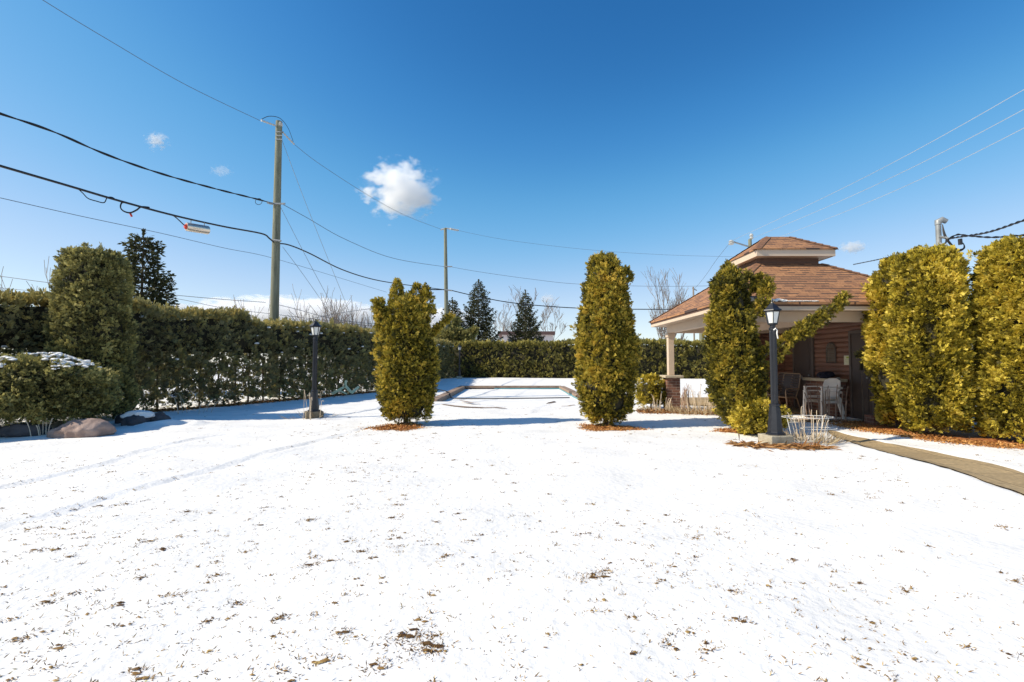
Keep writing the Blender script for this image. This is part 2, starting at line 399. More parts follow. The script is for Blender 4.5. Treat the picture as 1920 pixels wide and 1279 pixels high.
def sheet(name, poly, m, z=0.012, kind='structure', rag=0.0, sub=0.12, parent=None, uvrot=0.0, follow=True):
    """a sheet lying on the ground; poly is a list of xy"""
    pts = []
    n = len(poly)
    for i in range(n):
        a = Vector(poly[i]); b = Vector(poly[(i + 1) % n]); k = max(1, int((b - a).length / sub))
        for j in range(k):
            p = a.lerp(b, j / k)
            if rag: p = p + Vector((random.uniform(-rag, rag), random.uniform(-rag, rag)))
            pts.append(p)
    import bmesh
    bm = bmesh.new()
    vs = [bm.verts.new((p.x, p.y, 0)) for p in pts]
    f = bm.faces.new(vs)
    bmesh.ops.triangulate(bm, faces=[f])
    for _ in range(3):
        long_ = [e for e in bm.edges if e.calc_length() > max(0.25, sub * 2)]
        if not long_: break
        bmesh.ops.subdivide_edges(bm, edges=long_, cuts=1)
        bmesh.ops.triangulate(bm, faces=bm.faces[:])
    bm.normal_update()
    if sum(f.normal.z for f in bm.faces) < 0: bmesh.ops.reverse_faces(bm, faces=bm.faces[:])
    co = np.array([v.co[:] for v in bm.verts])
    zz = hfun(co[:, 0], co[:, 1]) if follow else np.zeros(len(co))
    for v, q in zip(bm.verts, zz): v.co.z = q + z
    uvl = bm.loops.layers.uv.new('UVMap')
    c, s_ = math.cos(uvrot), math.sin(uvrot)
    for f in bm.faces:
        for lp in f.loops: lp[uvl].uv = (lp.vert.co.x * c - lp.vert.co.y * s_, lp.vert.co.x * s_ + lp.vert.co.y * c)
    me = bpy.data.meshes.new(name); bm.to_mesh(me); bm.free(); me.materials.append(m)
    o = bpy.data.objects.new(name, me); COL.objects.link(o)
    if parent: o.parent = parent; me.transform(Matrix.Translation(-Vector(root_loc(parent))))
    elif kind: o['kind'] = kind
    return o

# paved path on the right
sheet('path', [(p.x, p.y) for p in pathL] + [(p.x, p.y) for p in reversed(pathR)], M['slab'], z=0.018, rag=0.0, uvrot=R(6))

# ------------------------------------------------------------------ foliage generators
def leaf_quads(P, D, L, W, twist=None):
    """P base points, D unit directions, L lengths, W widths -> rhombus quads"""
    n = len(P)
    rnd = RNG.normal(size=(n, 3)) if twist is None else twist
    Sd = np.cross(D, rnd); Sd /= (np.linalg.norm(Sd, axis=1, keepdims=True) + 1e-9)
    L = np.broadcast_to(L, n)[:, None]; W = np.broadcast_to(W, n)[:, None]
    V = np.empty((n, 4, 3))
    mid = P + D * L * 0.55
    V[:, 0] = P; V[:, 1] = mid + Sd * W * 0.5; V[:, 2] = P + D * L; V[:, 3] = mid - Sd * W * 0.5
    Fc = np.arange(n * 4).reshape(n, 4)
    return V.reshape(-1, 3), Fc

def unit(a): return a / (np.linalg.norm(a, axis=1, keepdims=True) + 1e-9)

def clumps(C, N, per, cr, L, W, up=0.55, out=0.6, rnd=0.7, tone_c=None, tone_amp=0.15, inward=0.35):
    """C clump centres with outward normals N; per leaves each"""
    n = len(C); k = 6; ns = max(1, int(round(per / k)))
    si = np.repeat(np.arange(n), ns)                       # sprays, each a flat fan of k leaflets
    m = len(si); o = N[si]
    off = unit(RNG.normal(size=(m, 3))) * (RNG.random((m, 1)) ** 0.5)
    dn = (off * o).sum(1, keepdims=True)
    off = off - o * np.minimum(dn, 0) * (1 - inward)
    crr = (cr * (0.7 + 0.6 * RNG.random(n)))[si][:, None]
    A = unit(o * out + np.array([0, 0, up]) + off * 0.9 + RNG.normal(size=(m, 3)) * rnd * 0.6)
    Nn = unit(np.cross(A, unit(RNG.normal(size=(m, 3)))))
    B = np.cross(Nn, A)
    sp = np.repeat(np.arange(m), k); j = np.tile(np.arange(k), m)
    tt = (j / (k - 1))[:, None]
    ang = np.where(j % 2 == 0, 1, -1) * (0.95 - 0.75 * j / (k - 1)) + RNG.normal(size=len(j)) * 0.15
    D = A[sp] * np.cos(ang)[:, None] + B[sp] * np.sin(ang)[:, None] + Nn[sp] * (RNG.normal(size=(len(j), 1)) * 0.18)
    sz = (0.65 + 0.7 * RNG.random(m))[sp]
    P = (C[si] + off * crr)[sp] + A[sp] * tt * L * 0.9 * sz[:, None]
    Ls = L * sz * (0.8 + 0.4 * RNG.random(len(j)))
    V, Fc = leaf_quads(P, unit(D), Ls, W * sz * (0.8 + 0.4 * RNG.random(len(j))), Nn[sp])
    idx = si[sp]; off = off[sp]; o = N[idx]
    if tone_c is None: tone_c = 0.30 + 0.35 * RNG.random(n)
    tone = tone_c[idx] + (RNG.normal(size=m) * tone_amp)[sp] + RNG.normal(size=len(idx)) * 0.06 + 0.10 * tt[:, 0]
    return V, Fc, np.clip(tone, 0, 0.925)

def merge(parts):
    Vs, Fs, Ts, b = [], [], [], 0
    for V, Fc, T in parts:
        Vs.append(V); Fs.append(Fc + b); Ts.append(T); b += len(V)
    return np.concatenate(Vs), np.concatenate(Fs), np.concatenate(Ts)

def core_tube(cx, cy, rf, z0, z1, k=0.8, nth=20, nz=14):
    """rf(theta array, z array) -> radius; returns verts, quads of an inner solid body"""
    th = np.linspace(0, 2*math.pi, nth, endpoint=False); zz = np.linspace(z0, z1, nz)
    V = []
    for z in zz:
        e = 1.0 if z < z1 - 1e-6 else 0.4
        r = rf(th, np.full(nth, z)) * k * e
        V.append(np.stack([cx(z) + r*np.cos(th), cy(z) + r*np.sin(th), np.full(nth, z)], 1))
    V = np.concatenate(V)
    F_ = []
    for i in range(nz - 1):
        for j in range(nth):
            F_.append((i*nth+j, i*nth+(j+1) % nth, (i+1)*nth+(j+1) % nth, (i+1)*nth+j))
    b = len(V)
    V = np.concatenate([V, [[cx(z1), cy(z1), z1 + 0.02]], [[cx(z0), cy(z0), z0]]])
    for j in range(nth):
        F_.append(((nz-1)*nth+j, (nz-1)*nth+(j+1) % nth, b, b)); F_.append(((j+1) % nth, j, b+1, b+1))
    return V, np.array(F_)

def tri_fix(F_):  # degenerate quads -> handled by python list
    return [tuple(dict.fromkeys(map(int, f))) for f in F_]

def cedar(name, base, label, cat, H, rfun, z0=0.12, m='cedar', ncl=1188, per=68, L=0.042, W=0.0195, cr=0.078, lean=(0,0), group=None,
          seed=1, tips=None, tone_shift=0.0, trunk_r=0.06, up=0.55, top_r=None, shoots=None):
    """upright cedar: rfun(theta, t) radius for t = 0..1 up the height"""
    bx, by = base; bz = hz(bx, by)
    root = thing(name, (bx, by, bz), label, cat, group)
    cx = lambda z: bx + lean[0] * (z / H); cy = lambda z: by + lean[1] * (z / H)
    rf = lambda th, z: -0.088*min(1, H/2) + rfun(th, np.clip((z - z0) / (H - z0), 0, 1))
    z = z0 + (H - z0) * RNG.random(ncl * 3) ; th = RNG.random(ncl * 3) * 2 * math.pi
    r = rf(th, z); keep = RNG.random(ncl * 3) < r / max(r.max(), 1e-6)
    z, th, r = z[keep][:ncl], th[keep][:ncl], r[keep][:ncl]
    P0 = np.stack([r*np.cos(th)*3, r*np.sin(th)*3, z*2.2], 1)
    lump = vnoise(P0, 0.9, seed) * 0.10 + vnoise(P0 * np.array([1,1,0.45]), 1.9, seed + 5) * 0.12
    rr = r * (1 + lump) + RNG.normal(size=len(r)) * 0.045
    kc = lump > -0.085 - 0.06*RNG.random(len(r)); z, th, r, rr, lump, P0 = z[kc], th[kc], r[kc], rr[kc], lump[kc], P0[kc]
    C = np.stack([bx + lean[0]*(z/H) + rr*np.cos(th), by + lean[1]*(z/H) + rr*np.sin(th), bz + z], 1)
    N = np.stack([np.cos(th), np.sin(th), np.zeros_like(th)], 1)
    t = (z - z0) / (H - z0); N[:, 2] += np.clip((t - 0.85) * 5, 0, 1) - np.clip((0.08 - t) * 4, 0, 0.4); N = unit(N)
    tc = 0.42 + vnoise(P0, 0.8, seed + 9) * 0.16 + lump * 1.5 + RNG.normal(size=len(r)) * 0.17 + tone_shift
    ncl_ = len(r)
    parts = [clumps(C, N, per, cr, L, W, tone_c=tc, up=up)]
    # top surface
    nt_ = max(12, ncl // 9); a = RNG.random(nt_) * 2*math.pi; q = RNG.random(nt_) ** 0.5
    rt = rf(a, np.full(nt_, H - 0.02)) * q
    C = np.stack([cx(H) + rt*np.cos(a), cy(H) + rt*np.sin(a), bz + H - 0.06 + RNG.normal(size=nt_) * 0.05], 1)
    N = np.tile([0, 0, 1.0], (nt_, 1))
    parts.append(clumps(C, N, per, cr, L * 1.1, W, up=0.9, tone_c=0.45 + RNG.normal(size=nt_) * 0.1 + tone_shift))
    # extra leader tips: (dx, dy, z0, z1, r)
    for (dx, dy, za, zb, rr_) in (tips or []):
        k = int(34 * (zb - za) / 0.5); tt = RNG.random(k); aa = RNG.random(k)*2*math.pi
        rad = rr_ * (1 - tt) ** 0.7 * (0.8 + 0.3 * RNG.random(k))
        C = np.stack([cx(za)+dx + rad*np.cos(aa), cy(za)+dy + rad*np.sin(aa), bz + za + (zb-za)*tt], 1)
        N = unit(np.stack([np.cos(aa), np.sin(aa), 0.5+0*aa], 1))
        parts.append(clumps(C, N, per, cr*0.75, L, W, up=0.9, tone_c=0.45 + RNG.normal(size=k)*0.12 + tone_shift))
    # side shoots: list of (p0, p1, radius)
    for (p0, p1, rad) in (shoots or []):
        p0 = np.array(p0); p1 = np.array(p1); ln = np.linalg.norm(p1 - p0); k = int(38 * ln / 0.5)
        tt = RNG.random(k)[:, None]; ax = unit((p1 - p0)[None])[0]
        o = RNG.normal(size=(k, 3)); o -= (o @ ax)[:, None] * ax; o = unit(o)
        rad_ = rad * (1 - 0.7 * tt) * RNG.random((k, 1)) ** 0.5
        C = p0 + (p1 - p0) * tt + o * rad_ + np.array([0, 0, -0.25]) * (tt * (1 - tt)) * ln
        parts.append(clumps(C, unit(o + ax * 0.8), per, cr*0.8, L, W, up=0.2, tone_c=0.5 + RNG.normal(size=k)*0.12 + tone_shift))
    V, Fc, T = merge(parts)
    nl = len(Fc)
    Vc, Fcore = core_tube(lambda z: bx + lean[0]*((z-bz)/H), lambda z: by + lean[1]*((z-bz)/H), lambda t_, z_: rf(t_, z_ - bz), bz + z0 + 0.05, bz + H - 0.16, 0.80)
    allV = np.concatenate([V, Vc]); b = len(V)
    faces = np.concatenate([Fc, Fcore + b])
    # degenerate closing quads become slivers with a repeated vertex: rebuild those as triangles through a tiny offset
    deg = faces[:, 2] == faces[:, 3]
    keepf = faces[~deg]
    tone = np.concatenate([T, np.zeros(len(faces) - nl)])[~deg]
    mid = np.concatenate([np.zeros(nl, int), np.ones(len(faces) - nl, int)])[~deg]
    o = link_mesh('crown', allV, keepf, [M[m], M['shaded_twig_core']], root, midx=mid, tone=tone)
    MB().tube([(bx, by, bz - 0.05), (bx + lean[0]*0.3, by + lean[1]*0.3, bz + H*0.35), (cx(H), cy(H), bz + H*0.85)], [trunk_r, trunk_r*0.7, trunk_r*0.25], 8).build('trunk', M['trunk'], root, True)
    if shoots:
        b = MB()
        for (q0, q1, rad) in shoots: b.tube([q0, tuple((np.array(q0)+np.array(q1))/2 - np.array([0,0,0.05])), q1], [rad*0.14, rad*0.09, rad*0.03], 6)
        b.build('limbs', M['trunk'], root)['kind'] = 'stuff'
    return root

def prof(pts, wob=0.05, seed=0, sq=0.0):
    """pts: (t, r) table -> rfun with angular wobble"""
    ts = np.array([p[0] for p in pts]); rs = np.array([p[1] for p in pts])
    def f(th, t):
        r = np.interp(t, ts, rs)
        w_ = 1 + wob * np.sin(2*th + seed + 3*t) + wob * np.sin(3*th + 2*seed - 4*t) + wob*0.6*np.sin(7*t*2 + seed + th)
        return r * w_
    return f

# ------------------------------------------------------------------ hedges
def hedge(name, label, line, H, th, m, dens, per, L, W, cr, gap=0.0, hvar=0.08, seed=0, topgold=0.35, group=None, snow=0, tone0=0.40, corek=(0.4, 1.0)):
    """line: list of xy along the visible face; th: thickness to the left of the walking direction (+ = left)"""
    p0 = line[0]; root = thing(name, (p0[0], p0[1], 0), label, 'hedge', group)
    segs = []
    for a, b in zip(line[:-1], line[1:]):
        a = np.array(a, float); b = np.array(b, float); Ls = np.linalg.norm(b - a); segs.append((a, b, Ls))
    tot = sum(s[2] for s in segs); cum = np.cumsum([0] + [s[2] for s in segs])
    def at(s):
        s = np.clip(s, 0, tot - 1e-6); k = np.searchsorted(cum, s, side='right') - 1
        A = np.array([segs[i][0] for i in k]); B = np.array([segs[i][1] for i in k]); Ll = np.array([segs[i][2] for i in k])
        t = ((s - cum[k]) / Ll)[:, None]; d = (B - A) / Ll[:, None]
        return A + (B - A) * t, d, np.stack([-d[:, 1], d[:, 0]], 1)   # point, dir, left
    def topz(s):
        q = np.stack([s, np.zeros_like(s), np.zeros_like(s)], 1)
        return H * (1 + hvar * 0.6 * vnoise(q, 0.9, seed) + hvar * 0.5 * vnoise(q, 2.8, seed + 1))
    n = int(dens * tot * H)
    s = RNG.random(n) * tot; q = RNG.random(n); P, d, lf = at(s); tz = topz(s)
    # individual trees of the row bulge
    bulge = 0.10 * np.abs(np.sin(s * math.pi / 0.75 + 0.5*np.sin(s))) + vnoise(np.stack([s*1.2, q*3, 0*s], 1), 1.0, seed+3) * 0.10
    side = np.where(RNG.random(n) < 0.72, 0, 1)
    z = q * tz
    if gap:
        keep = RNG.random(n) > gap * np.clip(1.15 - z / (0.55 * H), 0, 1) * (0.55 + 0.6 * vnoise(np.stack([s*2.5, z*2.5, 0*s], 1), 1, seed+8))
    else: keep = np.ones(n, bool)
    taper = 0.22 * (z / H) ** 2
    off = np.where(side == 0, -bulge + taper, th + bulge - taper)
    C = np.stack([P[:, 0] + lf[:, 0]*off, P[:, 1] + lf[:, 1]*off, z + 0.05], 1)
    sg = np.where(side == 0, -1, 1)[:, None]
    N = np.concatenate([lf * sg, np.full((n, 1), 0.15)], 1); N = unit(N)
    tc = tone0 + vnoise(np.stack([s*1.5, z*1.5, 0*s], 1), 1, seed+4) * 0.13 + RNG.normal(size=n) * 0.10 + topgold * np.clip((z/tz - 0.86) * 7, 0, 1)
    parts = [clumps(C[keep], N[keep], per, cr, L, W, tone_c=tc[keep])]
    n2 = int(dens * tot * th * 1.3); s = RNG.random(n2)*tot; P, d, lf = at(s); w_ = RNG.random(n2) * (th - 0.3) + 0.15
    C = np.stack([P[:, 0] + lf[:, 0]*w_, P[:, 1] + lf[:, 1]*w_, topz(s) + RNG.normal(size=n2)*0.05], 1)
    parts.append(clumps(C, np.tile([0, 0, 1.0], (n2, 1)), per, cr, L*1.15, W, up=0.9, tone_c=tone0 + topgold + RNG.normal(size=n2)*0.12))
    V, Fc, T = merge(parts); nl = len(Fc)
    if gap:
        n3 = int(dens * tot * H * 0.95); s = RNG.random(n3)*tot; P, d, lf = at(s); w_ = RNG.random(n3)*(th-0.3)+0.15; z3 = (RNG.random(n3)**0.8)*corek[0]*H*1.1 + 0.1
        kp = vnoise(np.stack([s*3, z3*3, w_*3], 1), 1.3, seed+20) > -0.42
        parts.append(clumps(np.stack([P[:,0]+lf[:,0]*w_, P[:,1]+lf[:,1]*w_, z3], 1)[kp], unit(np.concatenate([-lf, np.zeros((n3,1))], 1))[kp], per, cr, L, W, tone_c=(tone0-0.08+RNG.normal(size=n3)*0.1)[kp]))
        V, Fc, T = merge(parts); nl = len(Fc)
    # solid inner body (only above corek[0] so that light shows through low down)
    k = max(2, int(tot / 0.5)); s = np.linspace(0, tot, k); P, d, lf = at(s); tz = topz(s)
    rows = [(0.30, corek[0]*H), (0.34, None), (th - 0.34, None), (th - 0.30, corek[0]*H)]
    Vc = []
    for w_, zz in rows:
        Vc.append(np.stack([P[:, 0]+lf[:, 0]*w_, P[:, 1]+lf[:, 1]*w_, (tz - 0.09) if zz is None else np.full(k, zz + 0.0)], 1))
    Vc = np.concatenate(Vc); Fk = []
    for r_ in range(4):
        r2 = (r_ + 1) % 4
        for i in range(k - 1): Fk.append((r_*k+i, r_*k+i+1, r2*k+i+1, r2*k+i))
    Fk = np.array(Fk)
    o = link_mesh('foliage', np.concatenate([V, Vc]), np.concatenate([Fc, Fk + len(V)]), [M[m], M['shaded_twig_core']], root,
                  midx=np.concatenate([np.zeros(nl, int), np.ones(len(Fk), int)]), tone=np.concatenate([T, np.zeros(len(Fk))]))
    b = MB(); ns = int(tot / 0.62)
    for i in range(ns):
        P, d, lf = at(np.array([(i + 0.5) * tot / ns + random.uniform(-.08, .08)]))
        x = P[0, 0] + lf[0, 0]*th/2; y = P[0, 1] + lf[0, 1]*th/2
        b.tube([(x, y, -0.1), (x + random.uniform(-.1,.1), y + random.uniform(-.1,.1), H*0.5), (x, y, H*0.85)], [0.035, 0.025, 0.01], 5)
    b.build('stems', M['trunk'], root)['kind'] = 'stuff'
    if snow:
        b = MB()
        for i in range(snow):
            s1 = random.random()*tot; P, d, lf = at(np.array([s1])); zq = random.choice([random.uniform(.3, 1)*H, H*random.uniform(.88, 1)])
            off_ = random.uniform(-0.1, 0.15); r_ = random.uniform(0.02, 0.06)
            c = Vector((P[0,0]+lf[0,0]*off_, P[0,1]+lf[0,1]*off_, zq))
            blob(b, c, (r_*1.4, r_*1.4, r_*0.55))
        b.build('snow_dabs', M['snow'], root)['kind'] = 'stuff'
    return root

def blob(b, c, r, n=6, m=4, jit=0.25):
    vs = [(c[0], c[1], c[2]-r[2])]
    for i in range(1, m):
        ph = math.pi*i/m - math.pi/2
        for k in range(n):
            a = 2*math.pi*k/n; j = 1 + random.uniform(-jit, jit)
            vs.append((c[0]+r[0]*math.cos(ph)*math.cos(a)*j, c[1]+r[1]*math.cos(ph)*math.sin(a)*j, c[2]+r[2]*math.sin(ph)*j))
    vs.append((c[0], c[1], c[2]+r[2])); top = len(vs)-1
    fs = [(0, 1+(k+1) % n, 1+k) for k in range(n)]
    for i in range(m-2):
        for k in range(n):
            fs.append((1+i*n+k, 1+i*n+(k+1) % n, 1+(i+1)*n+(k+1) % n, 1+(i+1)*n+k))
    fs += [(1+(m-2)*n+k, 1+(m-2)*n+(k+1) % n, top) for k in range(n)]
    b.add(vs, fs)

hedge('cedar_hedge', 'long tall shaded cedar hedge running along the left behind the lamp post', [(-12.6, 6.6), (-10.15, 12.8), (-6.4, 22.3), (-5.3, 33.5), (-4.5, 36.9)], 2.74, 1.3,
      'hedge', 62, 24, 0.085, 0.042, 0.12, gap=0.13, seed=3, snow=70, topgold=0.36, tone0=0.46, corek=(0.62, 1))
hedge('clipped_hedge', 'sunlit clipped cedar hedge closing the garden beyond the pool', [(14.2, 33.6), (12.8, 34.2), (-4.6, 37.2)][::-1], 2.72, 1.3,
      'hedge_far', 34, 20, 0.13, 0.07, 0.17, seed=13, hvar=0.05, topgold=0.22, tone0=0.40, corek=(0.05, 1))

# ------------------------------------------------------------------ cedars and shrubs
cedar('columnar_cedar', (-2.33, 10.6), 'ragged multi-stemmed cedar nearest the pool\'s left side, with spiky uneven top', 'cedar', 2.72,
      prof([(0,0.36),(0.08,0.50),(0.2,0.58),(0.45,0.60),(0.65,0.60),(0.8,0.56),(0.93,0.50),(1,0.36)], 0.06, 1), ncl=1336, per=79, seed=21, tone_shift=0.05,
      tips=[(-0.22,0,2.55,3.12,0.20),(0.20,0.05,2.5,3.06,0.26),(0.42,-0.05,2.4,3.0,0.18),(-0.58,0,2.25,2.72,0.10)],
      shoots=[((-2.8,10.5,2.0),(-2.98,10.4,2.72),0.10),((-1.9,10.8,1.95),(-1.42,11.0,2.45),0.035)])
cedar('columnar_cedar', (2.03, 10.45), 'tall dense columnar cedar standing alone right of the pool opening', 'cedar', 3.58,
      prof([(0,0.34),(0.07,0.50),(0.2,0.60),(0.4,0.63),(0.6,0.60),(0.75,0.53),(0.9,0.46),(0.97,0.36),(1,0.26)], 0.05, 2), ncl=1707, per=79, seed=31, tone_shift=0.06,
      tips=[(-0.2,0,3.4,3.68,0.15),(0.12,0,3.4,3.72,0.16),(0.47,-0.05,3.05,3.4,0.12)])
cedar('columnar_cedar', (4.62, 9.85), 'dark leaning cedar in front of the gazebo with a long arching side branch', 'cedar', 3.2,
      prof([(0,0.26),(0.07,0.42),(0.2,0.55),(0.4,0.56),(0.6,0.50),(0.75,0.40),(0.9,0.34),(0.97,0.28),(1,0.2)], 0.10, 4), ncl=1455, per=79, seed=41, tone_shift=-0.07, lean=(-0.12, 0),
      tips=[(-0.05,0,3.0,3.38,0.2),(0.35,0,2.75,3.22,0.14),(0.52,-0.1,2.7,3.14,0.10)],
      shoots=[((4.85,9.7,1.35),(5.72,9.4,2.05),0.24),((5.6,9.4,1.95),(6.50,9.3,2.66),0.15),((4.9,9.6,2.3),(5.15,9.5,3.05),0.16)])
cedar('golden_shrub', (4.72, 9.3), 'low golden cedar clump at the foot of the dark leaning cedar', 'shrub', 0.62,
      prof([(0,0.25),(0.3,0.42),(0.6,0.42),(0.9,0.28),(1,0.18)], 0.08, 5), m='cedar_gold', ncl=281, per=68, seed=45, z0=0.06, trunk_r=0.03)
cedar('columnar_cedar', (-9.9, 11.3), 'broad dull green cedar column at the left behind the rounded bush', 'cedar', 3.88,
      prof([(0,0.76),(0.3,0.82),(0.55,0.78),(0.75,0.71),(0.90,0.66),(0.97,0.62),(1,0.56)], 0.03, 6), m='cedar_dull', ncl=2524, per=68, L=0.040, W=0.0185, seed=51,
      tips=[(-0.25,0,3.7,4.12,0.18),(0.38,0,3.65,4.0,0.20),(0.08,0,3.7,4.04,0.15),(-0.42,0.1,3.6,3.92,0.14)])
cedar('golden_cedar', (8.02, 10.0), 'golden cedar nearest the gazebo in the row at the right', 'cedar', 3.45,
      prof([(0,0.38),(0.12,0.36),(0.35,0.50),(0.7,0.48),(0.9,0.38),(1,0.25)], 0.06, 7), m='cedar_gold', ncl=1485, per=72, seed=61, group=None)
cedar('golden_cedar', (7.86, 9.0), 'wide golden cedar in the middle of the row at the right', 'cedar', 3.36,
      prof([(0,0.44),(0.12,0.54),(0.35,0.57),(0.6,0.56),(0.8,0.53),(0.92,0.49),(1,0.38)], 0.05, 8), m='cedar_gold', ncl=2376, per=79, seed=71)
cedar('golden_cedar', (8.86, 8.25), 'tallest golden cedar cut off by the right edge of the view', 'cedar', 3.36,
      prof([(0,0.60),(0.12,0.62),(0.35,0.68),(0.6,0.67),(0.8,0.65),(0.92,0.60),(1,0.50)], 0.04, 9), m='cedar_gold', ncl=2524, per=79, seed=81)
# rounded bush on the left
bush = cedar('rounded_bush', (-9.65, 9.75), 'wide rounded cedar bush dusted with snow above the rocks', 'bush', 1.40,
      prof([(0,0.95),(0.15,1.15),(0.4,1.26),(0.65,1.20),(0.82,1.02),(0.93,0.78),(1,0.50)], 0.03, 10), m='cedar_dull', ncl=2227, per=68, L=0.040, W=0.0185, seed=91, z0=0.28, up=0.3, tone_shift=0.06)
b = MB()
for i in range(420):
    a = random.random()*6.28; q = random.random()**0.5; r_ = q*1.0
    x = -9.6 + r_*math.cos(a); y = 9.7 + r_*math.sin(a)*0.95; z = 1.555 - 0.30*q*q + random.uniform(-.03,.02)
    if vnoise([[x*2.2, y*2.2, 0]], 1.0, 77)[0] < 0.0: continue
    k = random.uniform(0.02, 0.06); blob(b, (x, y, z), (k*1.4, k*1.1, k*0.5))
b.build('snow_dabs', M['snow'], bush)['kind'] = 'stuff'
cedar('golden_shrub', (4.15, 14.4), 'small golden topped shrub beside the brick pedestal', 'shrub', 0.90,
      prof([(0,0.3),(0.3,0.42),(0.6,0.42),(0.9,0.30),(1,0.2)], 0.08, 11), m='cedar_gold', ncl=251, per=56, seed=101, z0=0.1, trunk_r=0.03, tone_shift=0.0)
cedar('spreading_juniper', (-4.9, 39.6), 'wide spreading evergreen top above the hedge corner', 'shrub', 3.9,
      prof([(0,0.3),(0.6,0.6),(0.8,1.4),(0.92,1.3),(1,0.6)], 0.12, 12), m='cedar_dull', ncl=475, per=49, L=0.16, W=0.06, cr=0.2, seed=111, trunk_r=0.08,
      shoots=[((-5.2,39.5,3.5),(-4.5,39.4,4.9),0.22),((-5.0,39.5,3.5),(-3.0,39.3,4.0),0.2)])

# ------------------------------------------------------------------ spruces
def spruce(base, H, Rb, label, seed=0, dens=1.0, zclear=0.6, m='spruce'):
    rs = random.Random(seed); bx, by = base; bz = 0
    root = thing('spruce_tree', (bx, by, bz), label, 'spruce', 'spruces beyond the hedges')
    br = MB(); Ps, Ds, Ls, Ts = [], [], [], []
    z = zclear; lv = 0
    while z < H - 0.25:
        t = (z - zclear) / (H - zclear); rr = Rb * (1 - t) ** 0.85 * rs.uniform(0.75, 1.15) + 0.12
        nb = max(4, int(9 * (1 - t * 0.5)))
        for i in range(nb):
            a = 2*math.pi*(i + rs.random()*0.7)/nb + lv*0.7
            ln = rr * rs.uniform(0.72, 1.15)
            dz = 0.10 * ln + 0.55 * t * ln
            p0 = Vector((bx, by, z)); 
            pm = p0 + Vector((math.cos(a)*ln*0.55, math.sin(a)*ln*0.55, -0.08*ln + dz*0.3))
            p1 = p0 + Vector((math.cos(a)*ln, math.sin(a)*ln, dz))
            br.tube([p0, pm, p1], [0.018*(1+2*(1-t)), 0.014, 0.005], 3)
            k = int(ln / 0.05 * dens)
            for j in range(k):
                q = (j + rs.random()) / k
                if q < 0.12: continue
                pos = p0.lerp(pm, q/0.55) if q < 0.55 else pm.lerp(p1, (q-0.55)/0.45)
                sw = (1 - q) * 0.38 * ln + 0.10
                for _ in range(4):
                    w_ = rs.uniform(-1, 1) * sw
                    off = Vector((-math.sin(a)*w_ + math.cos(a)*abs(w_)*0.5, math.cos(a)*w_ + math.sin(a)*abs(w_)*0.5, rs.uniform(-0.10, 0.03) - abs(w_)*0.18))
                    Ps.append((pos + off)[:])
                    Ds.append((math.cos(a)*0.6 - math.sin(a)*w_*1.2 + rs.gauss(0, .3), math.sin(a)*0.6 + math.cos(a)*w_*1.2 + rs.gauss(0, .3), rs.gauss(0, .3) - 0.05))
                    Ls.append(rs.uniform(0.13, 0.26)); Ts.append(0.45 + 0.3*q*rs.random() + rs.gauss(0, .15))
        z += rs.uniform(0.20, 0.30) * (1 - 0.2*t); lv += 1
    for j in range(40):
        Ps.append((bx, by, H - 0.5 + 0.5*rs.random())); Ds.append((rs.gauss(0,.6), rs.gauss(0,.6), 1)); Ls.append(0.14); Ts.append(0.5)
    V, Fc = leaf_quads(np.array(Ps), unit(np.array(Ds)), np.array(Ls), 0.085)
    link_mesh('foliage', V, Fc, M[m], root, tone=np.clip(Ts, 0, 1))
    br.build('branches', M['trunk'], root)['kind'] = 'stuff'
    MB().tube([(bx, by, -0.1), (bx, by, H*0.5), (bx, by, H)], [0.03*H/2 + 0.03, 0.07, 0.008], 8).build('trunk', M['trunk'], root, True)
    return root
spruce((-15.9, 20.5), 7.05, 2.15, 'dark spruce rising behind the broad cedar at the far left', 1)
spruce((-3.15, 45), 9.2, 2.9, 'tallest spruce beyond the pool hedge, just right of the far pole', 2, 0.8)
spruce((1.25, 45), 8.2, 2.1, 'slim spruce standing alone in front of the pale house', 3, 0.8)
spruce((-5.5, 44), 7.3, 2.0, 'smallest spruce tucked beside the far utility pole', 4, 0.8)

